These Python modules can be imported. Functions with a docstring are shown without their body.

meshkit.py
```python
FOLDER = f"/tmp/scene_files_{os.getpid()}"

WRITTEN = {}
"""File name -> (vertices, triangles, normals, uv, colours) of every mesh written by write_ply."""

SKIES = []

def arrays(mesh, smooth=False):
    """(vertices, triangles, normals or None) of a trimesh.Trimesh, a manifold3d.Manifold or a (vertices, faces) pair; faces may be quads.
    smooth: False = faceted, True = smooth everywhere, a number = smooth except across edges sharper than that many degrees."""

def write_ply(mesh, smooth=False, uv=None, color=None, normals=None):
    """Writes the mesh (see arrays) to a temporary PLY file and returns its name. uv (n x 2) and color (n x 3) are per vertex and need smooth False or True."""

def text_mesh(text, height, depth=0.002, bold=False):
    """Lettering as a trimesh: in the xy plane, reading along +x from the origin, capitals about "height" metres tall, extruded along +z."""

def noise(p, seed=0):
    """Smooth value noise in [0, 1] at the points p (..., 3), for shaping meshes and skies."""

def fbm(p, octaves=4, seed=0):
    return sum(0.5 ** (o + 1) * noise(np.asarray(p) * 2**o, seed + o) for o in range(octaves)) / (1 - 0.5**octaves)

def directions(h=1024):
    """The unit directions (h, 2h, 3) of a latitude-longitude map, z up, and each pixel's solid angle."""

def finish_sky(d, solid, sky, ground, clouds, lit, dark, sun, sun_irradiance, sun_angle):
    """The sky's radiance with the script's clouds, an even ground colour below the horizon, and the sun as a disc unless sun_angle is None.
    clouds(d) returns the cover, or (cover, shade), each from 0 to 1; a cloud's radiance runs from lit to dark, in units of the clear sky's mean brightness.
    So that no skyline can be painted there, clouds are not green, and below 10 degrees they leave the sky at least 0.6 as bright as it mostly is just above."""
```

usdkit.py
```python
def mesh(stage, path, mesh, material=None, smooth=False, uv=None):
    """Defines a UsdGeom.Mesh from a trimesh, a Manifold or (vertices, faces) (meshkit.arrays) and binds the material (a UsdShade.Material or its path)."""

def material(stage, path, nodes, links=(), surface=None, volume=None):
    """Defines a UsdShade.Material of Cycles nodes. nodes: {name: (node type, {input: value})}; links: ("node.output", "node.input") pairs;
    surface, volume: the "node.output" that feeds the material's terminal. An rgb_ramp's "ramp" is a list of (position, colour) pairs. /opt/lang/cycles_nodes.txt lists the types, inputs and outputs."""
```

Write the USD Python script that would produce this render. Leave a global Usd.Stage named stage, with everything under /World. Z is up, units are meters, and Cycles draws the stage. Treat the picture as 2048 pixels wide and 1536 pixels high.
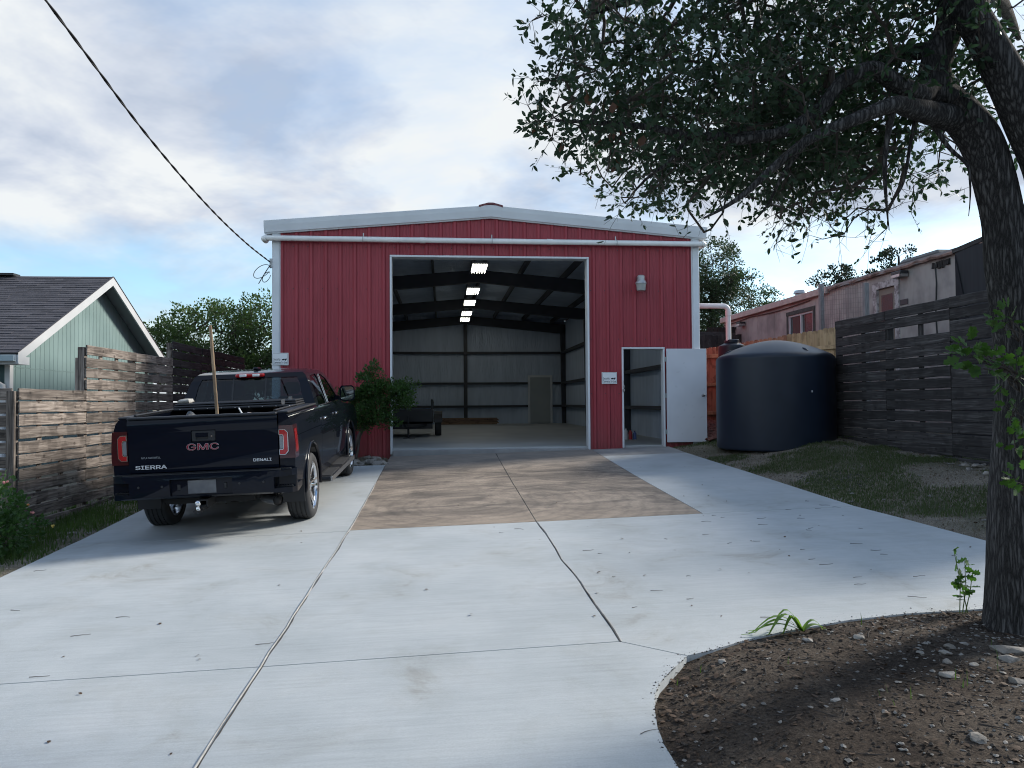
import math, random
import numpy as np, trimesh, usdkit, meshkit
import manifold3d as m3
from manifold3d import Manifold, CrossSection
from shapely.geometry import Polygon, LineString, Point, box as sbox
from shapely.ops import unary_union
from pxr import Usd, UsdGeom, UsdLux, UsdShade, Gf, Sdf, Vt

stage = Usd.Stage.CreateInMemory()
UsdGeom.SetStageUpAxis(stage, UsdGeom.Tokens.z)
UsdGeom.SetStageMetersPerUnit(stage, 1.0)
UsdGeom.Xform.Define(stage, '/World')
UsdGeom.Scope.Define(stage, '/World/Looks')
L = '/World/Looks/'
EXPOSURE = 2.08
SUN = np.array([0.88, 0.36, 0.0]); SUN_EL = math.radians(30)
SUN = SUN / np.linalg.norm(SUN[:2]) * math.cos(SUN_EL); SUN[2] = math.sin(SUN_EL)

# ------------------------------------------------------------------ camera
cam = UsdGeom.Camera.Define(stage, '/World/camera')
cam.CreateHorizontalApertureAttr(36.0); cam.CreateVerticalApertureAttr(27.0)
cam.CreateFocalLengthAttr(36.0 * 1500 / 2048)
cam.CreateClippingRangeAttr(Gf.Vec2f(0.05, 2000))
cam.CreateExposureAttr(EXPOSURE)
_y, _p, _r = math.radians(-5.33), math.radians(1.41), math.radians(0.4)
_f = np.array([-math.sin(_y) * math.cos(_p), math.cos(_y) * math.cos(_p), math.sin(_p)])
_rt = np.cross(_f, [0, 0, 1]); _rt /= np.linalg.norm(_rt); _u = np.cross(_rt, _f)
_r2 = _rt * math.cos(_r) - _u * math.sin(_r); _u2 = _u * math.cos(_r) + _rt * math.sin(_r)
_m = np.eye(4); _m[0, :3] = _r2; _m[1, :3] = _u2; _m[2, :3] = -_f; _m[3, :3] = [0, 0, 1.67]
cam.AddTransformOp().Set(Gf.Matrix4d(_m.tolist()))

# ------------------------------------------------------------------ sky and sun
def mat(name, nodes, links=(), surface='p.BSDF', volume=None):
    return usdkit.material(stage, L + name, nodes, links, surface=surface, volume=volume)

CLOUD = 4.05
sky_mat = mat('sky_look', {
    'sky': ('sky_texture', dict(sky_type='single_scattering', sun_disc=False, sun_elevation=SUN_EL, sun_rotation=math.atan2(SUN[0], SUN[1]), altitude=200.0, air_density=1.0, aerosol_density=1.2, ozone_density=2.5)),
    'tc': ('texture_coordinate', {}),
    'sep': ('separate_xyz', {}),
    'zz': ('math', dict(math_type='add', value2=0.22)),
    'zm': ('math', dict(math_type='maximum', value2=0.08)),
    'dx': ('math', dict(math_type='divide')), 'dy': ('math', dict(math_type='divide')),
    'cmb': ('combine_xyz', dict(z=0.3)),
    'mp': ('mapping', dict(scale=(1.0, 1.0, 1.0), location=(3.1, 1.7, 0.0), rotation=(0, 0, 0.5))),
    'n1': ('noise_texture', dict(scale=1.15, detail=9.0, roughness=0.58, distortion=0.3)),
    'n2': ('noise_texture', dict(scale=2.3, detail=8.0, roughness=0.55, distortion=0.2)),
    'band': ('rgb_ramp', dict(ramp=[(0.0, (.56,) * 3), (0.08, (.44,) * 3), (0.14, (.33,) * 3), (0.18, (.34,) * 3), (0.24, (.66,) * 3), (0.38, (.58,) * 3), (0.50, (.42,) * 3), (1.0, (.42,) * 3)])),
    'add': ('math', dict(math_type='add')),
    'cov': ('map_range', dict(from_min=0.79, from_max=1.12, to_min=0.0, to_max=1.0, clamp=True)),
    'shade': ('rgb_ramp', dict(ramp=[(0.36, (.58, .67, .83)), (0.47, (.78, .85, .97)), (0.60, (1.04, 1.08, 1.10))])),
    'cl': ('vector_math', dict(math_type='scale', scale=CLOUD)),
    'skyb': ('mix_color', dict(blend_type='multiply', fac=1.0, b=(1.0, 1.12, 1.10), use_clamp=False)),
    'mixc': ('mix_color', dict(use_clamp=False)),
    'bg': ('background_shader', dict(strength=0.05)),
}, [('tc.generated', 'sep.vector'), ('sep.z', 'zz.value1'), ('zz.value', 'zm.value1'), ('sep.x', 'dx.value1'), ('zm.value', 'dx.value2'),
    ('sep.y', 'dy.value1'), ('zm.value', 'dy.value2'), ('dx.value', 'cmb.x'), ('dy.value', 'cmb.y'), ('cmb.vector', 'mp.vector'),
    ('mp.vector', 'n1.vector'), ('mp.vector', 'n2.vector'), ('sep.z', 'band.fac'), ('n1.fac', 'add.value1'), ('band.color', 'add.value2'),
    ('add.value', 'cov.value'), ('n2.fac', 'shade.fac'), ('shade.color', 'cl.vector1'), ('sky.color', 'skyb.a'), ('skyb.result', 'mixc.a'),
    ('cl.vector', 'mixc.b'), ('cov.result', 'mixc.fac'), ('mixc.result', 'bg.color')], surface='bg.background')
dome = UsdLux.DomeLight.Define(stage, '/World/sky')
UsdShade.MaterialBindingAPI.Apply(dome.GetPrim()).Bind(sky_mat)
dome.GetPrim().SetCustomDataByKey('kind', 'structure')
sun = UsdLux.DistantLight.Define(stage, '/World/sun')
sun.CreateNormalizeAttr(True); sun.CreateIntensityAttr(0.29); sun.CreateAngleAttr(10.0)
sun.CreateColorAttr(Gf.Vec3f(1.0, 0.93, 0.83))
_z = SUN / np.linalg.norm(SUN); _x = np.cross([0, 0, 1], _z); _x /= np.linalg.norm(_x); _yv = np.cross(_z, _x)
_m = np.eye(4); _m[0, :3] = _x; _m[1, :3] = _yv; _m[2, :3] = _z
sun.AddTransformOp().Set(Gf.Matrix4d(_m.tolist()))

# ------------------------------------------------------------------ scene helpers
_count = {}
def uniq(parent, name):
    k = (parent, name); n = _count.get(k, 0); _count[k] = n + 1
    return f'{parent}/{name}' if n == 0 else f'{parent}/{name}_{n:03d}'

def data(path, **kw):
    p = stage.GetPrimAtPath(path)
    for k, v in kw.items():
        if v: p.SetCustomDataByKey(k, v)
    return path

def thing(name, label, category, group=None, loc=None, rotz=0.0, roty=0.0, scale=1.0, kind=None):
    path = uniq('/World', name)
    x = UsdGeom.Xform.Define(stage, path)
    if loc is not None: x.AddTranslateOp().Set(Gf.Vec3d(*map(float, loc)))
    if rotz: x.AddRotateZOp().Set(float(rotz))
    if roty: x.AddRotateYOp().Set(float(roty))
    if scale != 1.0: x.AddScaleOp().Set(Gf.Vec3f(scale, scale, scale))
    return data(path, label=label, category=category, group=group, kind=kind)

def part(parent, name, mesh, m, smooth=False, **kw):
    path = uniq(parent, name)
    if isinstance(mesh, MB): mesh = mesh.get()
    usdkit.mesh(stage, path, mesh, m, smooth=smooth)
    return data(path, **kw)

def single(name, mesh, m, label, category, group=None, smooth=False, kind=None):
    return part('/World', name, mesh, m, smooth, label=label, category=category, group=group, kind=kind)

def structure(name, mesh, m, smooth=False, label=None):
    return part('/World', name, mesh, m, smooth, kind='structure', label=label)

def copy_of(path, name, label, loc, rotz=0.0, group=None, category=None):
    new = uniq('/World', name); x = UsdGeom.Xform.Define(stage, new)
    x.GetPrim().GetReferences().AddInternalReference(path); x.GetPrim().SetInstanceable(True)
    return new

def arr(m):
    if isinstance(m, MB): m = m.get()
    if isinstance(m, Manifold):
        mm = m.to_mesh(); return np.asarray(mm.vert_properties)[:, :3].astype(float), np.asarray(mm.tri_verts).astype(int)
    if isinstance(m, trimesh.Trimesh): return np.asarray(m.vertices), np.asarray(m.faces)
    v, f = np.asarray(m[0], float), np.asarray(m[1], int)
    if f.shape[1] == 4: f = np.vstack([f[:, [0, 1, 2]], f[:, [0, 2, 3]]])
    return v, f

class MB:
    def __init__(self): self.v, self.f, self.n = [], [], 0
    def add(self, m, at=None, rot=None):
        v, f = arr(m)
        if rot is not None: v = v @ np.asarray(rot).T
        if at is not None: v = v + np.asarray(at, float)
        self.v.append(v); self.f.append(f + self.n); self.n += len(v); return self
    def box(self, *a, **k): return self.add(bx(*a, **k))
    def tube(self, *a, **k): return self.add(tube(*a, **k))
    def get(self): return np.vstack(self.v), np.vstack(self.f)

_BF = np.array([[0, 2, 3, 1], [4, 5, 7, 6], [0, 1, 5, 4], [2, 6, 7, 3], [0, 4, 6, 2], [1, 3, 7, 5]])
def bx(x0, x1, y0, y1, z0, z1):
    v = np.array([[x, y, z] for x in (x0, x1) for y in (y0, y1) for z in (z0, z1)], float)
    # index = 4*x+2*y+z
    f = np.array([[0, 1, 3, 2], [4, 6, 7, 5], [0, 4, 5, 1], [2, 3, 7, 6], [0, 2, 6, 4], [1, 5, 7, 3]])
    return arr((v, f))

def rbox(x0, x1, y0, y1, z0, z1, b=0.01):
    b = min(b, (x1 - x0) * .49, (y1 - y0) * .49, (z1 - z0) * .49)
    p = []
    for x, sx in ((x0, 1), (x1, -1)):
        for y, sy in ((y0, 1), (y1, -1)):
            for z, sz in ((z0, 1), (z1, -1)):
                p += [(x + sx * b, y + sy * b, z), (x + sx * b, y, z + sz * b), (x, y + sy * b, z + sz * b)]
    return arr(Manifold.hull_points(np.array(p, float)))

def tube(points, radii, sides=8, caps=True):
    p = np.asarray(points, float); n = len(p)
    radii = np.broadcast_to(np.asarray(radii, float), (n,))
    t = np.gradient(p, axis=0); t /= np.linalg.norm(t, axis=1, keepdims=True) + 1e-12
    a = np.zeros_like(p); ref = np.array([0, 0, 1.0]) if abs(t[0, 2]) < .9 else np.array([1.0, 0, 0])
    a0 = np.cross(t[0], ref); a0 /= np.linalg.norm(a0)
    for i in range(n):
        a0 = a0 - t[i] * (a0 @ t[i]); a0 /= np.linalg.norm(a0) + 1e-12; a[i] = a0
    b = np.cross(t, a); ang = np.arange(sides) * 2 * np.pi / sides
    v = p[:, None] + radii[:, None, None] * (np.cos(ang)[None, :, None] * a[:, None] + np.sin(ang)[None, :, None] * b[:, None])
    i, j = np.meshgrid(np.arange(n - 1), np.arange(sides), indexing='ij')
    q = np.stack([i * sides + j, i * sides + (j + 1) % sides, (i + 1) * sides + (j + 1) % sides, (i + 1) * sides + j], -1).reshape(-1, 4)
    f = np.vstack([q[:, [0, 1, 2]], q[:, [0, 2, 3]]]); v = v.reshape(-1, 3)
    if caps:
        c0, c1 = len(v), len(v) + 1; v = np.vstack([v, p[:1], p[-1:]]); k = np.arange(sides); e = (n - 1) * sides
        f = np.vstack([f, np.stack([np.full(sides, c0), (k + 1) % sides, k], 1), np.stack([np.full(sides, c1), e + k, e + (k + 1) % sides], 1)])
    return v, f

def revolve(profile, n=48):
    """profile (r, z) closed list around z."""
    m = Manifold.revolve(CrossSection([np.array(profile, float)]), n)
    return m

def extrude_x(poly_yz, x0, x1):
    """polygon in (Y, Z) swept along X."""
    m = CrossSection([ccw(poly_yz)]).extrude(x1 - x0)
    return xf(m, [[0, 0, 1, x0], [1, 0, 0, 0], [0, 1, 0, 0]])
def extrude_y(poly_xz, y0, y1):
    m = CrossSection([ccw(poly_xz)]).extrude(y1 - y0)   # (a,b,c)->(a,-c,b)
    return xf(m, [[1, 0, 0, 0], [0, 0, -1, y1], [0, 1, 0, 0]])
def xf(m, a): return m.transform(np.array(a, float))
def ccw(p):
    p = np.array(p, float); x, y = p[:, 0], p[:, 1]
    return p if (x * np.roll(y, -1) - y * np.roll(x, -1)).sum() > 0 else p[::-1].copy()
def mbox(x0, x1, y0, y1, z0, z1): return Manifold.cube((x1 - x0, y1 - y0, z1 - z0)).translate((x0, y0, z0))
def cyl_x(x0, x1, y, z, r, n=48): return xf(Manifold.cylinder(x1 - x0, r, r, n), [[0, 0, 1, x0], [1, 0, 0, y], [0, 1, 0, z]])
def rotz(a): c, s = math.cos(a), math.sin(a); return np.array([[c, -s, 0], [s, c, 0], [0, 0, 1.0]])
def roty(a): c, s = math.cos(a), math.sin(a); return np.array([[c, 0, s], [0, 1, 0], [-s, 0, c]])
def rotx(a): c, s = math.cos(a), math.sin(a); return np.array([[1, 0, 0], [0, c, -s], [0, s, c]])
STAND = np.array([[1, 0, 0], [0, 0, -1.0], [0, 1, 0]])   # xy lettering -> upright, facing -y

def text(t, h, at, depth=.004, bold=False, sx=1.0, center=True):
    m = meshkit.text_mesh(t, h, depth, bold); v = np.array(m.vertices)
    v[:, 0] *= sx
    if center: v[:, 0] -= (v[:, 0].max() + v[:, 0].min()) / 2
    return (v @ STAND.T + np.asarray(at, float), np.array(m.faces))

# ------------------------------------------------------------------ ground shape
AY = np.array([-60, 0, 4.74, 9.07, 12, 16.0, 18, 60., 400])
AZ = np.array([-1.2, .03, .131, .226, .365, .59, .63, .75, 0.8])
def gz(x, y):
    x = np.asarray(x, float); a = np.interp(y, AY, AZ); xc = np.clip(x, -4.3, 5.4)
    return a + np.where(xc < 1.14, .02 * (xc - 1.14), .025 * (xc - 1.14))

# ------------------------------------------------------------------ materials
def simple(name, c, rough=.5, metallic=0.0, **kw):
    return mat(name, {'p': ('principled_bsdf', dict(base_color=c, roughness=rough, metallic=metallic, **kw))})

def noisy(name, stops, scale=4.0, detail=6.0, rough=.7, stretch=(1, 1, 1), bump=0.0, bscale=None, bdist=.01, coords='pos', distortion=0.0, rand=0.0, nrough=.55, stops2=None, scale2=20., mix2=.35, island=False, blotch=None, metallic=0.0, bstretch=None, knots=False, **kw):
    nodes = {'g': ('geometry', {}), 'mp': ('mapping', dict(scale=stretch)),
             'n': ('noise_texture', dict(scale=scale, detail=detail, roughness=nrough, distortion=distortion)),
             'r': ('rgb_ramp', dict(ramp=stops)), 'p': ('principled_bsdf', dict(roughness=rough, metallic=metallic, **kw))}
    links = [('mp.vector', 'n.vector'), ('n.fac', 'r.fac')]
    src = 'g.position'
    if coords == 'obj':
        nodes['tc'] = ('texture_coordinate', {}); src = 'tc.object'
    if rand or coords == 'rand':
        nodes['oi'] = ('object_info', {})
    if coords == 'rand':
        nodes['ro'] = ('vector_math', dict(math_type='scale', vector1=(31.7, 57.3, 43.1))); nodes['ra'] = ('vector_math', dict(math_type='add'))
        links += [('oi.random', 'ro.scale'), ('g.position', 'ra.vector1'), ('ro.vector', 'ra.vector2')]; src = 'ra.vector'
    links.append((src, 'mp.vector')); col = 'r.color'
    if stops2:
        nodes['n2'] = ('noise_texture', dict(scale=scale2, detail=5.0)); nodes['r2'] = ('rgb_ramp', dict(ramp=stops2)); nodes['m2'] = ('mix_color', dict(blend_type='multiply', fac=mix2))
        links += [(src, 'n2.vector'), ('n2.fac', 'r2.fac'), (col, 'm2.a'), ('r2.color', 'm2.b')]; col = 'm2.result'
    if knots:
        nodes['vk'] = ('voronoi_texture', dict(scale=6.0)); nodes['rk'] = ('rgb_ramp', dict(ramp=[(0, (.22, .19, .17)), (.08, (.45, .42, .40)), (.115, (.28, .25, .23)), (.17, (1, 1, 1))])); nodes['mk'] = ('mix_color', dict(blend_type='multiply', fac=.9))
        nodes['mpk'] = ('mapping', dict(scale=tuple(.75 if q < 2 else 1.1 for q in stretch)))
        links += [(src, 'mpk.vector'), ('mpk.vector', 'vk.vector'), ('vk.distance', 'rk.fac'), (col, 'mk.a'), ('rk.color', 'mk.b')]; col = 'mk.result'
    if rand or island:
        nodes['mr'] = ('map_range', dict(from_min=0, from_max=1, to_min=1 - (rand or .3), to_max=1 + (rand or .3)))
        nodes['mm'] = ('vector_math', dict(math_type='scale'))
        links += [(('g.random_per_island' if island else 'oi.random'), 'mr.value'), ('mr.result', 'mm.scale'), (col, 'mm.vector1')]; col = 'mm.vector'
    links.append((col, 'p.base_color'))
    if bump:
        nodes['bn'] = ('noise_texture', dict(scale=bscale or scale * 4, detail=6.0, roughness=.6)); nodes['b'] = ('bump', dict(strength=bump, distance=bdist))
        bs = 'mp.vector'
        if bstretch: nodes['mpb'] = ('mapping', dict(scale=bstretch)); links.append((src, 'mpb.vector')); bs = 'mpb.vector'
        links += [(bs, 'bn.vector'), ('bn.fac', 'b.height'), ('b.normal', 'p.normal')]
    return mat(name, nodes, links)

def leaf_mat(name, c1, c2, trans=.35, rough=.45):
    return mat(name, {'g': ('geometry', {}), 'r': ('rgb_ramp', dict(ramp=[(0, c1), (1, c2)])),
        'p': ('principled_bsdf', dict(roughness=rough, specular_ior_level=.4)), 't': ('translucent_bsdf', {}),
        'h': ('hsv', dict(saturation=1.15, value=1.5)), 'm': ('mix_closure', dict(fac=trans))},
        [('g.random_per_island', 'r.fac'), ('r.color', 'p.base_color'), ('r.color', 'h.color'), ('h.color', 't.color'), ('p.BSDF', 'm.closure1'), ('t.BSDF', 'm.closure2')], surface='m.closure')

def pane_mat(name, tint, refl=(1, 1, 1), base=0.0, rough=.01):
    nodes = {'t': ('transparent_bsdf', dict(color=tint)), 'g': ('glossy_bsdf', dict(color=refl, roughness=rough)), 'f': ('fresnel', dict(IOR=1.5)), 'm': ('mix_closure', {})}
    nodes['ge'] = ('geometry', {}); nodes['iv'] = ('math', dict(math_type='subtract', value1=1.0)); nodes['mu'] = ('math', dict(math_type='multiply'))
    links = [('mu.value', 'm.fac'), ('t.BSDF', 'm.closure1'), ('g.BSDF', 'm.closure2'), ('ge.backfacing', 'iv.value2'), ('f.fac', 'mu.value1'), ('iv.value', 'mu.value2')]
    if base:
        nodes['a'] = ('math', dict(math_type='add', value2=base, use_clamp=True)); links[4] = ('a.value', 'mu.value1'); links.append(('f.fac', 'a.value1'))
    return mat(name, nodes, links, surface='m.closure')

CONCRETE = mat('new_concrete', {'g': ('geometry', {}),
    'n': ('noise_texture', dict(scale=.9, detail=8, roughness=.62)), 'r': ('rgb_ramp', dict(ramp=[(.32, (.375, .405, .418)), (.5, (.425, .455, .468)), (.68, (.475, .50, .51))])),
    'mp': ('mapping', dict(scale=(1.0, 24.0, 1.0))), 'n2': ('noise_texture', dict(scale=1.7, detail=9, roughness=.72)), 'r2': ('rgb_ramp', dict(ramp=[(.30, (.88, .88, .885)), (.5, (.98, .98, .98)), (.7, (1.05, 1.05, 1.05))])), 'm2': ('mix_color', dict(blend_type='multiply', fac=1.0, use_clamp=False)),
    'n3': ('noise_texture', dict(scale=140, detail=3, roughness=.7)), 'r3': ('rgb_ramp', dict(ramp=[(.30, (.84, .84, .84)), (.5, (1, 1, 1)), (.72, (1.08, 1.08, 1.08))])), 'm3': ('mix_color', dict(blend_type='multiply', fac=.8, use_clamp=False)),
    'n4': ('noise_texture', dict(scale=1.25, detail=8, roughness=.7, distortion=.6)), 'r4': ('rgb_ramp', dict(ramp=[(.31, (.66, .61, .54)), (.39, (.90, .885, .86)), (.50, (1, 1, 1))])), 'm4': ('mix_color', dict(blend_type='multiply', fac=.6)),
    'mpb': ('mapping', dict(scale=(3.0, 42.0, 1.0))), 'bn': ('noise_texture', dict(scale=7, detail=6, roughness=.65)), 'b': ('bump', dict(strength=.4, distance=.004)), 'p': ('principled_bsdf', dict(roughness=.88, specular_ior_level=.3))},
    [('g.position', 'n.vector'), ('n.fac', 'r.fac'), ('g.position', 'mp.vector'), ('mp.vector', 'n2.vector'), ('n2.fac', 'r2.fac'), ('r.color', 'm2.a'), ('r2.color', 'm2.b'), ('g.position', 'n3.vector'), ('n3.fac', 'r3.fac'), ('m2.result', 'm3.a'), ('r3.color', 'm3.b'),
     ('g.position', 'n4.vector'), ('n4.fac', 'r4.fac'), ('m3.result', 'm4.a'), ('r4.color', 'm4.b'), ('m4.result', 'p.base_color'), ('g.position', 'mpb.vector'), ('mpb.vector', 'bn.vector'), ('bn.fac', 'b.height'), ('b.normal', 'p.normal')])
OLD_CONCRETE = mat('stained_concrete', {'g': ('geometry', {}), 'sep': ('separate_xyz', {}), 'mp': ('mapping', dict(scale=(.8, 1.5, 1))),
    'n': ('noise_texture', dict(scale=1.3, detail=9, roughness=.68, distortion=.8)), 'r': ('rgb_ramp', dict(ramp=[(.32, (.095, .083, .073)), (.44, (.17, .143, .120)), (.56, (.29, .24, .195)), (.70, (.40, .335, .27))])),
    'n2': ('noise_texture', dict(scale=26, detail=6, roughness=.7)), 'r2': ('rgb_ramp', dict(ramp=[(.35, (.72, .72, .72)), (.6, (1.05, 1.05, 1.05))])), 'm': ('mix_color', dict(blend_type='multiply', fac=.8)),
    'gr': ('map_range', dict(from_min=13.6, from_max=15.6, clamp=True)), 'm2': ('mix_color', dict(b=(.30, .285, .27))), 'gm': ('math', dict(math_type='multiply', value2=.6)),
    'edge': ('map_range', dict(from_min=9.0, from_max=10.1, to_min=.45, to_max=0.0, clamp=True)), 'm3': ('mix_color', dict(b=(.33, .265, .205))),
    'mpw': ('mapping', dict(location=(-.4, -10.4, 0))), 'w': ('wave_texture', dict(wave_type='rings', rings_direction='spherical', scale=1.6, distortion=5.0, detail=4, detail_scale=1.2)), 'rw': ('rgb_ramp', dict(ramp=[(.0, (.78, .78, .78)), (.35, (1, 1, 1)), (.8, (1.06, 1.05, 1.03))])), 'mw': ('mix_color', dict(blend_type='multiply', fac=.55, use_clamp=False)),
    'bn': ('noise_texture', dict(scale=60, detail=5)), 'b': ('bump', dict(strength=.3, distance=.004)), 'p': ('principled_bsdf', dict(roughness=.85))},
    [('g.position', 'sep.vector'), ('g.position', 'mp.vector'), ('mp.vector', 'n.vector'), ('n.fac', 'r.fac'), ('g.position', 'n2.vector'), ('n2.fac', 'r2.fac'), ('r.color', 'm.a'), ('r2.color', 'm.b'),
     ('sep.y', 'gr.value'), ('gr.result', 'gm.value1'), ('gm.value', 'm2.fac'), ('m.result', 'm2.a'), ('sep.y', 'edge.value'), ('edge.result', 'm3.fac'), ('m2.result', 'm3.a'), ('g.position', 'mpw.vector'), ('mpw.vector', 'w.vector'), ('w.fac', 'rw.fac'), ('m3.result', 'mw.a'), ('rw.color', 'mw.b'), ('mw.result', 'p.base_color'), ('g.position', 'bn.vector'), ('bn.fac', 'b.height'), ('b.normal', 'p.normal')])
FLOOR = noisy('shop_floor', [(.3, (.34, .36, .37)), (.7, (.46, .48, .48))], scale=.8, rough=.55, bump=.15, bscale=30)
APRON = noisy('grey_apron', [(.3, (.22, .22, .22)), (.7, (.34, .34, .335))], scale=2.0, rough=.85, bump=.3, bscale=40)
JOINT_LIGHT = noisy('joint_filler_look', [(.3, (.26, .255, .24)), (.7, (.44, .43, .405))], scale=9, rough=.8)
JOINT_DARK = simple('dark_joint', (.05, .048, .045), .9)
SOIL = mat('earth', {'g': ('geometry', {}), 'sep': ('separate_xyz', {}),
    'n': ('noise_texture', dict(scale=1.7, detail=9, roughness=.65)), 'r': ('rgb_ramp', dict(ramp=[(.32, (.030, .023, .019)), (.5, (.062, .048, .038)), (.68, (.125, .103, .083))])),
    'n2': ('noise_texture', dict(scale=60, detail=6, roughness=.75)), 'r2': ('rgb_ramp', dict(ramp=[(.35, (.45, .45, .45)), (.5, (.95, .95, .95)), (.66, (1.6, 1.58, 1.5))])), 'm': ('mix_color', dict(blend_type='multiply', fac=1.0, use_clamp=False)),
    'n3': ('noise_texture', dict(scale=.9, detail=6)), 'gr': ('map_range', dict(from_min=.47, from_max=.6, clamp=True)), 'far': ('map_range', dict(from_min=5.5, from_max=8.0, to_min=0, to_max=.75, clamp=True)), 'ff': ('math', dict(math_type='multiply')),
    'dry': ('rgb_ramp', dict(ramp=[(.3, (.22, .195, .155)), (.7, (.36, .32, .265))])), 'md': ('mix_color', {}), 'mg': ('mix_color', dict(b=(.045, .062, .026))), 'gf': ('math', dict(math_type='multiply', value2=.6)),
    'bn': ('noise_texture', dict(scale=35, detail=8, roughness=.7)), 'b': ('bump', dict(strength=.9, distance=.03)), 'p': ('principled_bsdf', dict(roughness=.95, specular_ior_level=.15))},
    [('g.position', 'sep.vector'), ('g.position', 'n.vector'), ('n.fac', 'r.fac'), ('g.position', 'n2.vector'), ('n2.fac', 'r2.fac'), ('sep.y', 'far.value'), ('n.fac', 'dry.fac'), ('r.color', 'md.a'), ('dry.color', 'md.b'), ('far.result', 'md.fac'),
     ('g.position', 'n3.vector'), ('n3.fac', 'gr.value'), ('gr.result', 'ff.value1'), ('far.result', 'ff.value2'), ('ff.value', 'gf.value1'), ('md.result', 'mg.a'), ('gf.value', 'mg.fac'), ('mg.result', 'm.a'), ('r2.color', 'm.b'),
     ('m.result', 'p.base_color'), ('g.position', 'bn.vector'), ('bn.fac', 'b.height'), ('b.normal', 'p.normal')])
RED0 = noisy('red_metal_plain', [(.3, (.235, .036, .052)), (.7, (.285, .044, .062))], scale=.9, stretch=(1.6, 1, .35), rough=.42, stops2=[(.3, (.9, .9, .9)), (.7, (1, 1, 1))], scale2=14., bump=.05, bscale=2.5, bdist=.02)
RED = mat('red_wall_metal', {'g': ('geometry', {}), 'sep': ('separate_xyz', {}), 'mp': ('mapping', dict(scale=(1.6, 1, .35))), 'n': ('noise_texture', dict(scale=.9, detail=7, roughness=.6)), 'r': ('rgb_ramp', dict(ramp=[(.3, (.285, .036, .050)), (.7, (.345, .050, .066))])),
    'mp2': ('mapping', dict(scale=(9, 1, .8))), 'n2': ('noise_texture', dict(scale=1.5, detail=8, roughness=.7)), 'r2': ('rgb_ramp', dict(ramp=[(.36, (.82, .80, .80)), (.55, (1, 1, 1))])), 'm': ('mix_color', dict(blend_type='multiply', fac=.75)),
    'dz': ('map_range', dict(from_min=.5, from_max=1.5, to_min=.55, to_max=.0, clamp=True)), 'n3': ('noise_texture', dict(scale=7, detail=7, roughness=.7)), 'df': ('math', dict(math_type='multiply')), 'md': ('mix_color', dict(b=(.17, .10, .085))),
    'nb': ('noise_texture', dict(scale=2.2, detail=3)), 'b': ('bump', dict(strength=.12, distance=.03)), 'p': ('principled_bsdf', dict(roughness=.45, specular_ior_level=.4))},
    [('g.position', 'sep.vector'), ('g.position', 'mp.vector'), ('mp.vector', 'n.vector'), ('n.fac', 'r.fac'), ('g.position', 'mp2.vector'), ('mp2.vector', 'n2.vector'), ('n2.fac', 'r2.fac'), ('r.color', 'm.a'), ('r2.color', 'm.b'), ('sep.z', 'dz.value'), ('g.position', 'n3.vector'), ('n3.fac', 'df.value1'), ('dz.result', 'df.value2'), ('df.value', 'md.fac'), ('m.result', 'md.a'), ('md.result', 'p.base_color'), ('g.position', 'nb.vector'), ('nb.fac', 'b.height'), ('b.normal', 'p.normal')])
TRIM = noisy('white_trim_metal', [(.3, (.58, .61, .64)), (.7, (.68, .71, .74))], scale=1.2, rough=.4)
PVC = noisy('white_pvc', [(.3, (.68, .69, .68)), (.7, (.80, .80, .78))], scale=3.0, rough=.35)
ROOF_RED = simple('roof_red_metal', (.12, .03, .035), .45)
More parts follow.
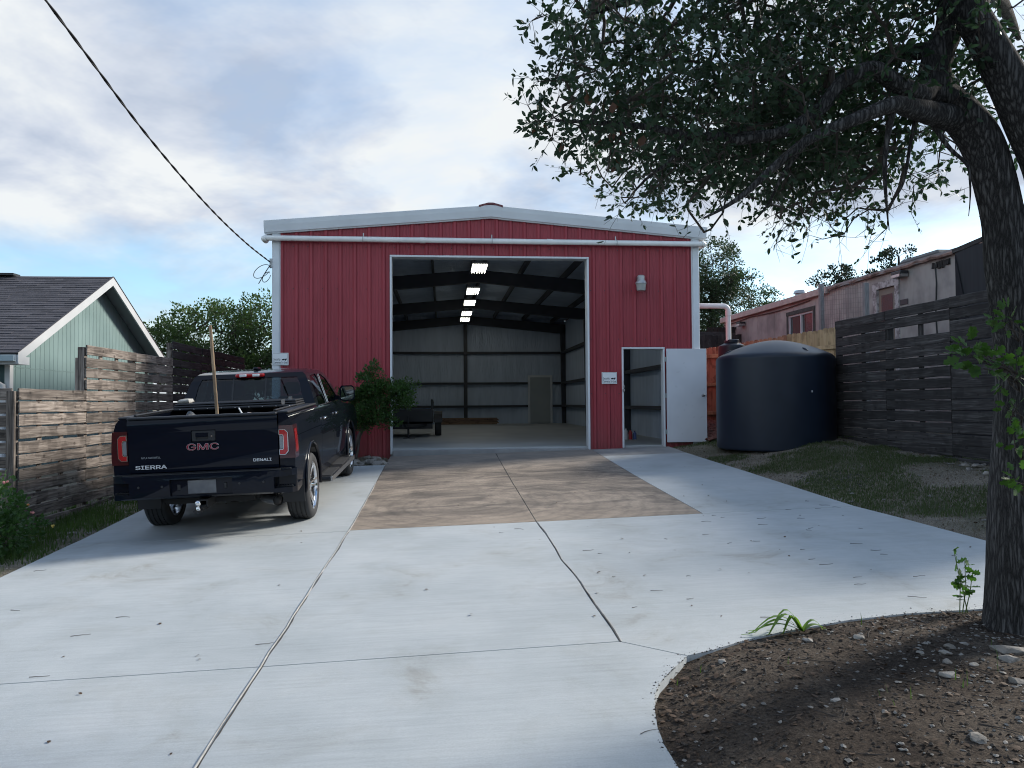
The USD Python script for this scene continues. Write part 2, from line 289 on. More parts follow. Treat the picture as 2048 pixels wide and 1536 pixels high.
STEEL = noisy('dark_frame_steel', [(.3, (.030, .034, .044)), (.7, (.045, .050, .062))], scale=3., rough=.6)
LINER = noisy('insulation_liner', [(.3, (.42, .51, .63)), (.7, (.55, .64, .77))], scale=1.6, stretch=(2.2, 2.2, .4), rough=.45, bump=.8, bscale=4.0, bdist=.06, bstretch=(6.0, 6.0, .5))
GALV = noisy('galvanised', [(.3, (.32, .33, .34)), (.7, (.5, .51, .52))], scale=12, rough=.4, metallic=.6)
CHROME = simple('chrome', (.78, .79, .81), .12, 1.0)
STEEL_LIGHT = simple('brushed_steel', (.45, .45, .46), .3, 1.0)
DOORPAINT = noisy('white_door_paint', [(.3, (.54, .56, .60)), (.7, (.64, .66, .70))], scale=1.2, rough=.45, stops2=[(.29, (.55, .54, .53)), (.35, (1, 1, 1))], scale2=11., mix2=.18)
DOORGREY = noisy('grey_door_paint', [(.3, (.30, .33, .34)), (.7, (.38, .41, .42))], scale=1.2, rough=.5)
def wood(name, stretch, stops, rough=.85, bump=.5, rand=.3, knots=True):
    return noisy(name, stops, scale=1.0, detail=8, nrough=.6, stretch=stretch, rough=rough, coords='rand', distortion=1.6, rand=rand, bump=bump, bscale=2.0, bdist=.006, stops2=[(.42, (.35, .33, .32)), (.5, (1, 1, 1))], scale2=3.3, mix2=.55, knots=knots)
GREY_STOPS = [(.30, (.045, .037, .032)), (.42, (.11, .090, .077)), (.52, (.195, .163, .138)), (.62, (.29, .25, .22)), (.75, (.165, .135, .115))]
DARK_STOPS = [(.30, (.012, .0105, .0105)), (.47, (.028, .0245, .024)), (.60, (.055, .051, .050)), (.72, (.13, .125, .12))]
WOOD_Y = wood('weathered_board_lengthwise', (26, 1.1, 26), GREY_STOPS, rand=.38)
WOOD_X = wood('weathered_board_crosswise', (1.1, 26, 26), GREY_STOPS)
WOOD_Z = wood('weathered_post', (26, 26, 1.1), GREY_STOPS)
DARKWOOD_Y = wood('dark_board_lengthwise', (26, 1.1, 26), DARK_STOPS, rand=.35)
DARKWOOD_X = wood('dark_board_crosswise', (1.1, 26, 26), DARK_STOPS, rand=.35)
DARKWOOD_Z = wood('dark_post', (26, 26, 1.1), DARK_STOPS)
CEDAR = wood('new_cedar_picket', (22, 22, .9), [(.3, (.29, .165, .10)), (.5, (.38, .225, .14)), (.7, (.45, .29, .19))], rand=.12, bump=.2, knots=False)
PINE = wood('new_pine_picket', (22, 22, .9), [(.3, (.36, .27, .14)), (.5, (.45, .35, .20)), (.7, (.52, .42, .26))], rand=.14, bump=.2, knots=False)
LUMBER = wood('stacked_lumber', (1.1, 26, 26), [(.3, (.16, .10, .07)), (.7, (.28, .19, .13))])
HANDLE = wood('tool_handle_wood', (40, 40, 3), [(.3, (.22, .15, .09)), (.7, (.36, .26, .17))], rand=.05, bump=.1, knots=False)
BARK = mat('oak_bark', {'tc': ('geometry', {}), 'mp': ('mapping', dict(scale=(1, 1, .13))), 'v': ('voronoi_texture', dict(feature='distance_to_edge', scale=50, randomness=1.0)),
    'n': ('noise_texture', dict(scale=7, detail=9, roughness=.75)), 'mx': ('mix_vector', dict(fac=.09)), 'r': ('rgb_ramp', dict(ramp=[(0, (.020, .019, .019)), (.15, (.060, .058, .058)), (.5, (.135, .132, .13))])), 'r2': ('rgb_ramp', dict(ramp=[(.35, (.55, .55, .55)), (.65, (1.15, 1.15, 1.15))])),
    'm': ('mix_color', dict(blend_type='multiply', fac=1.0, use_clamp=False)), 'hh': ('math', dict(math_type='minimum', value2=.22)), 'ad': ('math', dict(math_type='multiply_add', value2=.12)), 'b': ('bump', dict(strength=.8, distance=.022)), 'p': ('principled_bsdf', dict(roughness=.95, specular_ior_level=.2))},
    [('tc.position', 'mp.vector'), ('mp.vector', 'n.vector'), ('mp.vector', 'mx.a'), ('n.color', 'mx.b'), ('mx.result', 'v.vector'), ('v.distance', 'r.fac'), ('n.fac', 'r2.fac'), ('r.color', 'm.a'), ('r2.color', 'm.b'), ('m.result', 'p.base_color'), ('v.distance', 'hh.value1'), ('n.fac', 'ad.value1'), ('hh.value', 'ad.value3'), ('ad.value', 'b.height'), ('b.normal', 'p.normal')])
TWIG = simple('twig_bark', (.045, .036, .030), .9)
OAK_LEAF = leaf_mat('live_oak_leaf', (.026, .052, .026), (.070, .115, .050), .32)
BROWN_LEAF = leaf_mat('dead_oak_leaf', (.10, .045, .022), (.20, .10, .05), .2)
SPROUT_LEAF = leaf_mat('sprout_leaf', (.045, .10, .022), (.16, .22, .05), .4)
LEAF_A = leaf_mat('mid_green_leaf', (.06, .10, .032), (.135, .18, .065), .35)
LEAF_B = leaf_mat('dark_green_leaf', (.035, .06, .028), (.09, .12, .055), .28)
LEAF_C = leaf_mat('bush_leaf', (.05, .105, .03), (.14, .21, .07), .38)
YARD_GRASS = leaf_mat('yard_grass_blade', (.085, .115, .045), (.18, .205, .095), .4, .6)
GRASS = leaf_mat('grass_blade', (.06, .105, .026), (.14, .19, .06), .4, .6)
DRYGRASS = leaf_mat('dry_grass_blade', (.12, .10, .06), (.22, .19, .12), .3, .7)
LITTER = leaf_mat('fallen_leaf', (.08, .05, .032), (.30, .22, .145), .1, .8)
PEBBLE = noisy('pale_pebble', [(.3, (.16, .145, .13)), (.7, (.38, .36, .33))], scale=8, rough=.85, island=True, bump=.4, bscale=40)
ROCK = noisy('limestone', [(.3, (.15, .135, .115)), (.5, (.25, .23, .205)), (.7, (.34, .32, .295))], scale=6, rough=.9, bump=.8, bscale=22, bdist=.02, coords='rand', rand=.2)
GRAVEL = noisy('dark_gravel', [(.3, (.05, .052, .056)), (.7, (.14, .142, .15))], scale=8, rough=.9, island=True)
BLACK_PLASTIC = noisy('black_tank_plastic', [(.3, (.0028, .0062, .0135)), (.7, (.0075, .0125, .023))], scale=2.6, detail=9, nrough=.7, rough=.40, bump=.06, bscale=3, bdist=.02, specular_ior_level=.42)
PAINT = mat('black_car_paint', {'p': ('principled_bsdf', dict(base_color=(.0012, .0026, .0068), roughness=.4, coat_weight=.8, coat_roughness=.015, specular_ior_level=.05, coat_ior=1.36))})
BLACK_TRIM = simple('black_trim', (.012, .013, .016), .45)
RUBBER = noisy('tyre_rubber', [(.3, (.018, .019, .021)), (.7, (.032, .033, .036))], scale=6, rough=.75)
UNDER = simple('underbody', (.012, .012, .013), .8)
WHITE_PLASTIC = simple('white_plastic', (.72, .74, .76), .4)
BLACK_INK = simple('black_print', (.02, .022, .03), .6)
WIRE = simple('black_cable', (.012, .012, .014), .6)
# ================================================================== ground and driveway
KERB = [(6.6, 4.85), (5.0, 5.0), (3.74, 4.96), (3.2, 4.96), (2.75, 4.90), (2.19, 4.75), (1.90, 4.64), (1.66, 4.52), (1.47, 4.45), (1.29, 4.22), (1.19, 4.08), (1.12, 3.93), (1.07, 3.75), (1.03, 3.57), (1.01, 3.39), (1.01, 3.18), (1.08, 2.8), (1.3, 2.2), (1.8, 1.4), (2.6, .6), (2.6, -4)]
REDGE = [(6.8, 5.6), (5.9, 6.0), (5.45, 6.4), (5.31, 6.91), (5.26, 8.24), (5.17, 9.92), (5.12, 12.14), (5.02, 13.6), (4.95, 14.9)]
XL, XR, XB = -1.10, 1.13, 3.21
def wob(p, q, n=14, amp=.012, seed=0):
    r = np.random.default_rng(seed); t = np.linspace(0, 1, n)[:, None]; pts = np.array(p) * (1 - t) + np.array(q) * t
    d = np.array(q) - np.array(p); nrm = np.array([-d[1], d[0]]) / np.linalg.norm(d)
    o = r.normal(0, amp, n); o = np.convolve(o, [.25, .5, .25], 'same'); o[0] = o[-1] = 0
    return [tuple(x) for x in pts + nrm * o[:, None]]
JL1 = wob((XL, 4.69), (XL, 8.95), 18, .012, 1); JL0 = wob((XL, -4), (XL, 4.69), 24, .011, 2)
JR1 = wob((XR, 4.77), (XR, 9.05), 18, .010, 3)
SLABS = [
    (CONCRETE, [(-3.98, -4), (-4.02, 4.0), (-4.05, 4.62)] + [(XL, 4.69)] + JL0[::-1][1:]),
    (CONCRETE, JL0 + [(XR, 4.77)] + KERB[8:]),
    (CONCRETE, [(-4.05, 4.62), (-4.08, 7.39), (-4.15, 8.80), (XL, 8.95)] + JL1[::-1][1:]),
    (CONCRETE, JL1 + [(XL, 9.0), (XR, 9.05)] + JR1[::-1][1:]),
    (CONCRETE, JR1 + [(XB, 9.08), (5.2, 9.1)] + REDGE[:5][::-1] + KERB[:9]),
    (CONCRETE, [(XB, 9.08), (5.2, 9.1)] + REDGE[5:] + [(XB, 14.9)]),
    (APRON, [(XB, 14.9), (4.95, 14.9), (4.93, 16.02), (XB, 16.02)]),
    (CONCRETE, [(-4.15, 8.80), (XL, 8.95), (XL, 12.77), (-4.2, 12.9)]),
    (CONCRETE, [(-4.2, 12.9), (XL, 12.77), (XL, 14.75), (-4.2, 14.75)]),
    (OLD_CONCRETE, [(XL, 9.0), (XR, 9.05), (XR, 16.05), (XL, 16.05)]),
    (OLD_CONCRETE, [(XR, 9.05), (XB, 9.08), (XB, 16.05), (XR, 16.05)]),
]
DRIVE = unary_union([Polygon(p).buffer(.002) for _, p in SLABS])

def slab_mesh(poly, gap=.0055, thick=.12):
    poly = Polygon(poly).buffer(0).buffer(-gap)
    if poly.geom_type != 'Polygon': poly = max(poly.geoms, key=lambda g: g.area)
    x0, y0, x1, y1 = poly.bounds; V, Fc, n = [], [], 0
    ys = sorted(set([y0 - .01, y1 + .01] + [y for y in list(AY) + list(np.arange(math.ceil(y0), y1, .5)) if y0 < y < y1]))
    xs = sorted({x0 - .01, x1 + .01} | ({1.14} if x0 < 1.14 < x1 else set()))
    for a, b in zip(ys[:-1], ys[1:]):
        for c, d in zip(xs[:-1], xs[1:]):
            q = poly.intersection(sbox(c, a, d, b))
            for g in getattr(q, 'geoms', [q]):
                if g.geom_type != 'Polygon' or g.area < 1e-6: continue
                v, f = trimesh.creation.triangulate_polygon(g, engine='earcut')
                V.append(np.column_stack([v, gz(v[:, 0], v[:, 1])])); Fc.append(np.asarray(f) + n); n += len(v)
    # chamfered edge and side
    ring = np.array(poly.exterior.coords)[:-1]
    dens = []
    for i in range(len(ring)):
        p, q = ring[i], ring[(i + 1) % len(ring)]; k = max(1, int(np.linalg.norm(q - p) / .3))
        dens += [p + (q - p) * j / k for j in range(k)]
    ring = np.array(dens); m = len(ring); z = gz(ring[:, 0], ring[:, 1])
    V.append(np.vstack([np.column_stack([ring, z]), np.column_stack([ring, z - thick])]))
    i = np.arange(m); j = (i + 1) % m
    Fc.append(np.vstack([np.stack([n + i, n + m + i, n + m + j], 1), np.stack([n + i, n + m + j, n + j], 1)]))
    v, f = np.vstack(V), np.vstack(Fc)
    top = f[: sum(len(x) for x in Fc[:-1])]; nz = np.cross(v[top[:, 1]] - v[top[:, 0]], v[top[:, 2]] - v[top[:, 0]])[:, 2]
    f[: len(top)][nz < 0] = f[: len(top)][nz < 0][:, ::-1]
    return v, f
drive = '/World/driveway'
UsdGeom.Xform.Define(stage, drive); data(drive, kind='structure', label='wide pale concrete driveway rising to the red building')
for m, p in SLABS: part(drive, 'concrete_slab', slab_mesh(p), m)
def bead(pts, r, lift, seed, sides=6):
    p = np.array(pts); k = []
    for a, b in zip(p[:-1], p[1:]):
        s = max(2, int(np.linalg.norm(b - a) / .06)); k += [a + (b - a) * i / s for i in range(s)]
    k = np.array(k); rr = np.random.default_rng(seed); w = np.convolve(rr.normal(0, 1, len(k)), np.ones(5) / 5, 'same')
    return tube(np.column_stack([k[:, 0] + w * .004, k[:, 1], gz(k[:, 0], k[:, 1]) + lift + w * .002]), r * (1 + .2 * w), sides)
part(drive, 'joint_filler', bead(JL0[6:] + JL1 + wob((XL, 9.0), (XL, 14.7), 12, .006, 8)[1:8], .0065, -.001, 4), JOINT_LIGHT, True)
part(drive, 'joint_filler', bead([(x + .012, y) for x, y in JR1], .007, -.003, 5), JOINT_LIGHT, True)
part(drive, 'joint_shadow_gap', bead([(x + .013, y) for x, y in JL0[6:] + JL1], .006, -.0035, 11), JOINT_DARK, True)
part(drive, 'joint_shadow_gap', bead(JR1 + wob((XR, 9.05), (XR, 16.0), 10, .004, 9)[1:], .0075, -.004, 6), JOINT_DARK, True)

def nz(x, y, s, seed=0): return meshkit.fbm(np.stack([x * s, y * s, np.full_like(x, .37 + seed)], -1), 4, seed) - .5
def sstep(a, b, x): t = np.clip((x - a) / (b - a), 0, 1); return t * t * (3 - 2 * t)
import shapely
BX0_, BX1_ = -3.57, 5.72
def ground_z(x, y):
    x, y = np.asarray(x, float), np.asarray(y, float)
    d = shapely.distance(DRIVE, shapely.points(x, y))
    base = gz(x, y) - .06 + .048 * sstep(1.25, 1.75, x) * (y < 5.3) * (x > .5)
    bed = (x > .5) & (y < 5.3)
    left = x < 0
    rise_right = .04 * sstep(0, .15, d) + .36 * sstep(.1, 2.2, d) + .12 * sstep(2.2, 6, d)
    fr = sstep(7.0, 9.5, y)
    rise_right = rise_right * fr + (.05 * sstep(0, .2, d)) * (1 - fr)
    fall_left = .03 * sstep(0, .12, d) - .16 * sstep(.1, 1.3, d) - .1 * sstep(1.3, 5, d)
    rise_bed = .0 + .012 * sstep(0, .12, d) + .045 * sstep(0, .6, d) + .03 * sstep(.5, 1.6, d)
    front = ((y > 14.6) & (x < -1.0) & (x > -3.7)) * (.10 * sstep(.05, .6, d))
    r = np.where(left, fall_left, np.where(bed, rise_bed, rise_right))
    r = r + front
    out = sstep(0, .1, d)
    r = np.where((x > BX0_ - .4) & (x < BX1_ + .05) & (y > 16.1), -.05, r)
    n = nz(x, y, 2.2) * .06 + nz(x, y, 9.0, 3) * .030 + nz(x, y, 30., 7) * .012
    return base + (r + n) * out
def axis(a, b, step, far):
    mid = np.arange(a, b + 1e-6, step); g = [step * 1.6]
    while sum(g) < far: g.append(g[-1] * 1.35)
    c = np.cumsum(g); return np.concatenate([a - c[::-1], mid, b + c])
gx, gy = axis(-7.5, 8.6, .07, 400), axis(.9, 17.5, .07, 400)
GX, GY = np.meshgrid(gx, gy); GZ = ground_z(GX, GY)
_i = np.arange(len(gy) - 1)[:, None] * len(gx) + np.arange(len(gx) - 1)[None]
_q = np.stack([_i, _i + 1, _i + 1 + len(gx), _i + len(gx)], -1).reshape(-1, 4)
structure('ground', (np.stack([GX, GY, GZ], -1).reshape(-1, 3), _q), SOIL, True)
def gsurf(x, y): return float(ground_z(np.array([x]), np.array([y]))[0])

# ================================================================== red metal building
BX0, BX1, BY0, BY1, RX = -3.57, 5.72, 16.24, 34.53, 1.07
FZ = .70                                        # shop floor
def roofz(x): return np.interp(x, [BX0 - .2, RX, BX1 + .2], [5.45, 5.86, 5.45])
bld = thing('metal_building', 'large red ribbed metal shop building with a tall open doorway', 'building')
part(bld, 'floor_slab', bx(BX0 + .02, BX1 - .02, BY0 + .022, BY1, FZ - .35, FZ), FLOOR)
part(bld, 'doorway_sill', rbox(-1.055, 3.175, BY0 - .13, BY0 + .02, FZ - .3, FZ - .035, .02), APRON)
part(bld, 'doorway_sill', rbox(3.985, 4.865, BY0 - .20, BY0 + .02, FZ - .3, FZ - .02, .02), APRON)
# ribbed wall sheets
def rib_profile(x0, x1):
    """outline points (x, depth) of a ribbed sheet between x0 and x1, ribs every 0.305 m."""
    xs = []
    for k in range(int((x0 - BX0) / .305) - 1, int((x1 - BX0) / .305) + 2):
        c = BX0 + .305 * k + .20
        xs += [(c - .048, 0), (c - .022, .032), (c + .022, .032), (c + .048, 0)]
        for e in (.11, .175): xs += [(c + e - .016, 0), (c + e - .008, .006), (c + e + .008, .006), (c + e + .016, 0)]
    xs = np.array(sorted(xs)); f = lambda x: np.interp(x, xs[:, 0], xs[:, 1])
    inn = [x for x in xs[:, 0] if x0 + 1e-4 < x < x1 - 1e-4]; g = [x0] + inn + [x1]
    return np.array([(x, f(x)) for x in g])
def sheet_front(x0, x1, z0, ztop):
    p = rib_profile(x0, x1); n = len(p); top = np.array([ztop(x) for x in p[:, 0]])
    fr = lambda z: np.column_stack([p[:, 0], BY0 - .004 - p[:, 1], z]); bk = lambda z: np.column_stack([p[:, 0], np.full(n, BY0 + .02), z])
    v = np.vstack([fr(np.full(n, z0)), fr(top), bk(np.full(n, z0)), bk(top)]); i = np.arange(n - 1)
    q = np.vstack([np.stack([i, i + 1, n + i + 1, n + i], 1), np.stack([2 * n + i + 1, 2 * n + i, 3 * n + i, 3 * n + i + 1], 1), np.stack([n + i, n + i + 1, 3 * n + i + 1, 3 * n + i], 1), np.stack([2 * n + i, 2 * n + i + 1, i + 1, i], 1),
                   [[2 * n, 0, n, 3 * n]], [[n - 1, 3 * n - 1, 4 * n - 1, 2 * n - 1]]])
    return v, q
DZ, MZ = 4.83, 2.86                             # heads of the two openings
edges = sorted([BX0 + .13] + [BX0 + .13 + .914 * k for k in range(1, 10)] + [-1.10, 3.22, 3.95, 4.90, BX1 - .13])
edges = [e for e in edges if BX0 + .12 < e < BX1 - .12]
edges = [e for i, e in enumerate(edges) if i == 0 or e - edges[i - 1] > .03 or e in (-1.10, 3.22, 3.95, 4.90)]
for a, b in zip(edges[:-1], edges[1:]):
    c = (a + b) / 2; z0 = .42 if c < -1 else .56
    if -1.10 < c < 3.22: z0 = DZ + .02
    elif 3.95 < c < 4.90: z0 = MZ + .02
    if b - a > .02: part(bld, 'wall_panel', sheet_front(a + .001, b - .001, z0, lambda x: roofz(x) - .05), RED)
# screws in rows
mb = MB()
for zz in (1.85, 3.05, 4.12, 5.02):
    for k in range(31):
        x = BX0 + .305 * k + .13
        if x > BX1 - .15 or (-1.15 < x < 3.25 and zz < DZ + .1) or (3.9 < x < 4.95 and zz < MZ + .1): continue
        mb.box(x - .008, x + .008, BY0 - .016, BY0 - .003, zz - .008, zz + .008)
part(bld, 'screw_row', mb, STEEL, kind='stuff')
# corner trims, jamb trims
for x, s in ((BX0, 1), (BX1, -1)):
    mb = MB(); a, b = sorted((x, x + s * .15)); z0 = .45
    mb.add(rbox(a, b, BY0 - .045, BY0 + .0, z0, 5.42, .008)); a, b = sorted((x + s * .15, x + s * .175)); mb.box(a, b, BY0 - .03, BY0, z0, 5.42)
    a, b = sorted((x - s * .005, x + s * .03)); mb.box(a, b, BY0 + .002, BY0 + .16, z0, 5.42)
    part(bld, 'corner_trim', mb, TRIM)
    part(bld, 'side_wall', bx(min(x, x + s * .02) + s * .006, max(x, x + s * .02) + s * .006, BY0 + .165, BY1, .4, 5.42), RED)
def frame_trim(x0, x1, z0, z1, w, dep):
    for a, b, c, d in ((x0 - w, x0, z0, z1), (x1, x1 + w, z0, z1)):
        mb = MB(); mb.add(rbox(a, b, BY0 - .06, BY0 + .0, c, d, .006)); mb.box(a + .004, b - .004, BY0 + .001, BY0 + dep, c, d); part(bld, 'jamb_trim', mb, TRIM)
    mb = MB(); mb.add(rbox(x0 - w, x1 + w, BY0 - .062, BY0 + .0, z1 + .001, z1 + w, .006)); mb.box(x0 - w + .01, x1 + w - .01, BY0 + .001, BY0 + dep, z1 + .002, z1 + w - .004); part(bld, 'head_trim', mb, TRIM)
frame_trim(-1.06, 3.18, .58, DZ - .02, .045, .22)
frame_trim(3.98, 4.87, .66, MZ - .03, .04, .14)
# roof, ridge cap, rake trim
for x0, x1 in ((BX0 - .16, RX - .003), (RX + .003, BX1 + .16)):
    zs = roofz(np.array([x0, x1])) + .0
    m = extrude_y([(x0, zs[0]), (x1, zs[1]), (x1, zs[1] + .05), (x0, zs[0] + .05)], BY0 - .06, BY1 + .1)
    part(bld, 'roof_panel', m, ROOF_RED)
part(bld, 'ridge_cap', extrude_y([(RX - .26, roofz(RX - .26) + .055), (RX - .05, roofz(RX) + .09), (RX + .05, roofz(RX) + .09), (RX + .26, roofz(RX + .26) + .055), (RX + .26, roofz(RX + .26) + .10), (RX + .05, roofz(RX) + .135), (RX - .05, roofz(RX) + .135), (RX - .26, roofz(RX + .26) + .10)], BY0 - .16, BY1 + .1), ROOF_RED)
def rake(x0, x1):
    n = 2; prof = [(-.015, -.19), (-.06, -.19), (-.075, -.165), (-.10, -.16), (-.14, -.02), (-.155, .075), (-.12, .09), (-.02, .09)]   # (y, z) from the wall plane
    P = np.array(prof); xs = np.array([x0, x1]); k = len(P); V = []
    for x in xs: V.append(np.column_stack([np.full(k, x), BY0 + P[:, 0], roofz(x) + P[:, 1]]))
    i = np.arange(k); j = (i + 1) % k
    q = np.stack([i, j, k + j, k + i], 1)
    m = trimesh.Trimesh(np.vstack(V), np.vstack([q[:, [0, 1, 2]], q[:, [0, 2, 3]], [[0, a, a + 1] for a in range(1, k - 1)], [[k, k + a + 1, k + a] for a in range(1, k - 1)]]), process=False); m.fix_normals(); return m
part(bld, 'rake_trim', rake(BX0 - .15, RX - .22), TRIM); part(bld, 'rake_trim', rake(RX + .22, BX1 + .15), TRIM)
mk = rake(RX - .225, RX); mk.apply_translation((0, -.004, .004)); mk2 = rake(RX, RX + .225); mk2.apply_translation((0, -.004, .004)); mb = MB(); mb.add(mk); mb.add(mk2); part(bld, 'rake_trim', mb, TRIM)
for s, x in ((-1, BX0), (1, BX1)):
    a, b = sorted((x + s * .01, x + s * .15)); part(bld, 'eave_gutter', rbox(a, b, BY0 - .03, BY1, 5.27, 5.45, .02), TRIM)
# liner, frames, girts, purlins
LI = .20
part(bld, 'wall_liner', bx(BX0 + .03, BX0 + .05, BY0 + .2, BY1 - .1, FZ, 5.40), LINER)
part(bld, 'wall_liner', bx(BX1 - .05, BX1 - .03, BY0 + .2, BY1 - .1, FZ, 5.40), LINER)
part(bld, 'rear_wall', extrude_y([(BX0 + .02, FZ - .3), (BX1 - .02, FZ - .3), (BX1 - .02, 5.44), (RX, 5.84), (BX0 + .02, 5.44)], BY1 - .09, BY1), LINER)
for x0, x1 in ((BX0 + .05, RX - .002), (RX + .002, BX1 - .05)):
    zs = roofz(np.array([x0, x1])); part(bld, 'ceiling_liner', extrude_y([(x0, zs[0] - .035), (x1, zs[1] - .035), (x1, zs[1] - .012), (x0, zs[0] - .012)], BY0 + .03, BY1 - .1), LINER)
for x0, x1 in ((BX0 + .2, -1.12), (3.24, 3.93), (4.92, BX1 - .2)):
    part(bld, 'wall_liner', bx(x0, x1, BY0 + .14, BY0 + .16, FZ, 5.3), LINER)
part(bld, 'wall_liner', bx(-1.12, 3.24, BY0 + .23, BY0 + .25, DZ + .02, 5.35), LINER)
for y in (22.3, 28.4, 34.15):
    mb = MB()
    for sgn in (-1, 1):
        xe = BX0 + .06 if sgn < 0 else BX1 - .06
        col = [(xe - sgn * .0, FZ), (xe - sgn * .17, FZ), (xe - sgn * .22, roofz(xe) - .66), (xe, roofz(xe) - .28)]
        mb.add(extrude_y(col, y - .09, y + .09))
        raf = [(xe, roofz(xe) - .24), (xe, roofz(xe) - .62), (xe - sgn * .45, roofz(xe - sgn * .45) - .66), (RX, roofz(RX) - .60), (RX, roofz(RX) - .24)]
        mb.add(extrude_y(raf, y - .09, y + .09))
    part(bld, 'steel_frame', mb, STEEL)
for k in range(-3, 4):
    x = RX + k * 1.32 + (.16 if k == 0 else 0)
    mb = MB(); mb.box(x - .035, x + .035, BY0 + .26, BY1 - .12, roofz(x) - .24, roofz(x) - .05)
    if k == 0: mb.box(x - .355, x - .285, BY0 + .26, BY1 - .12, roofz(RX) - .24, roofz(RX) - .05)
    part(bld, 'purlin', mb, STEEL)
for z in (1.50, 2.55, 3.95):
    part(bld, 'wall_girt', bx(BX1 - .26, BX1 - .06, BY0 + .2, BY1 - .12, z - .05, z + .05), STEEL)
    part(bld, 'wall_girt', bx(BX0 + .06, BX0 + .26, BY0 + .2, BY1 - .12, z - .05, z + .05), STEEL)
    if z < 2.6:
        part(bld, 'wall_girt', bx(BX0 + .2, 3.93, BY1 - .24, BY1 - .1, z - .05, z + .05), STEEL); part(bld, 'wall_girt', bx(5.10, BX1 - .2, BY1 - .24, BY1 - .1, z - .05, z + .05), STEEL)
    else: part(bld, 'wall_girt', bx(BX0 + .2, BX1 - .2, BY1 - .24, BY1 - .1, z - .05, z + .05), STEEL)
    for x0, x1 in ((BX0 + .2, -1.2), (3.3, 3.9)):
        part(bld, 'wall_girt', bx(x0, x1, BY0 + .17, BY0 + .3, z - .05, z + .05), STEEL)
part(bld, 'centre_post', bx(RX - .08, RX + .08, BY1 - .40, BY1 - .245, FZ, 5.3), STEEL)
part(bld, 'door_post', bx(-1.32, -1.12, BY0 + .26, BY0 + .46, FZ, 5.4), STEEL); part(bld, 'door_post', bx(3.24, 3.44, BY0 + .26, BY0 + .46, FZ, 5.4), STEEL)
part(bld, 'corner_post', bx(BX1 - .5, BX1 - .28, BY0 + .2, BY0 + .4, FZ, 5.2), STEEL)
part(bld, 'corner_post', bx(4.35, 4.6, 19.2, 19.4, FZ, 2.9), STEEL, label='short dark post behind the small doorway')
# open white personnel door, hinged at its right, and rear door
dd = part(bld, 'small_door', rbox(4.93, 5.83, BY0 - .125, BY0 - .08, .77, 2.83, .006), DOORPAINT, label='white steel door swung fully open against the wall')
part(dd, 'door_knob', revolve([(0, 0), (.032, 0), (.032, .008), (.012, .012), (.012, .035), (.030, .045), (.032, .062), (.022, .075), (0, .078)], 24).transform(np.array([[1, 0, 0, 5.74], [0, 0, -1, BY0 - .126], [0, 1, 0, 1.80]], float)), STEEL_LIGHT, 30)
mb = MB()
for z in (1.0, 1.8, 2.6): mb.tube([(4.915, BY0 - .085, z - .05), (4.915, BY0 - .085, z + .05)], .012, 10)
part(dd, 'hinge', mb, GALV, 30)
mb = MB(); mb.box(3.962, 3.978, BY0 - .075, BY0 - .064, 1.95, 2.13); mb.box(3.955, 3.985, BY0 - .085, BY0 - .064, 1.98, 2.03); hp = part(bld, 'hasp', mb, GALV)
part(hp, 'padlock', rbox(3.945, 3.995, BY0 - .105, BY0 - .078, 1.89, 1.95, .008), STEEL_LIGHT)
rd = part(bld, 'rear_door', rbox(4.05, 4.98, BY1 - .16, BY1 - .12, FZ + .02, 2.82, .006), DOORGREY)
mb = MB(); mb.box(3.95, 4.045, BY1 - .18, BY1 - .1, FZ, 2.92); mb.box(4.985, 5.08, BY1 - .18, BY1 - .1, FZ, 2.92); mb.box(3.95, 5.08, BY1 - .185, BY1 - .1, 2.825, 2.92); part(rd, 'door_frame', mb, TRIM)
# roof vents showing over the rake on the right
# dusk-to-dawn wall lamp
lamp = thing('wall_lamp', 'grey barn lamp with cloudy lens high on the right of the red wall', 'lamp', loc=(4.35, BY0 - .005, 4.16))
Z0 = [[1, 0, 0, 0], [0, 1, 0, -.20], [0, 0, .72, .05]]
part(lamp, 'lamp_cap', xf(revolve([(0, .16), (.075, .16), (.08, .17), (.08, .29), (.06, .315), (0, .32)], 28), Z0), GALV, 40)
part(lamp, 'lamp_hood', xf(revolve([(0, .07), (.118, .045), (.125, .06), (.115, .10), (.085, .165), (0, .165)], 32), Z0), GALV, 40)
LENS = mat('cloudy_lens', {'p': ('principled_bsdf', dict(base_color=(.55, .57, .55), roughness=.4, transmission_weight=.25))})
part(lamp, 'lamp_lens', xf(revolve([(0, -.16), (.082, -.16), (.092, -.15), (.108, .03), (.116, .05), (0, .05)], 32), Z0), LENS, 40)
part(lamp, 'bracket', bx(-.05, .05, -.16, -.03, .19, .27), GALV)
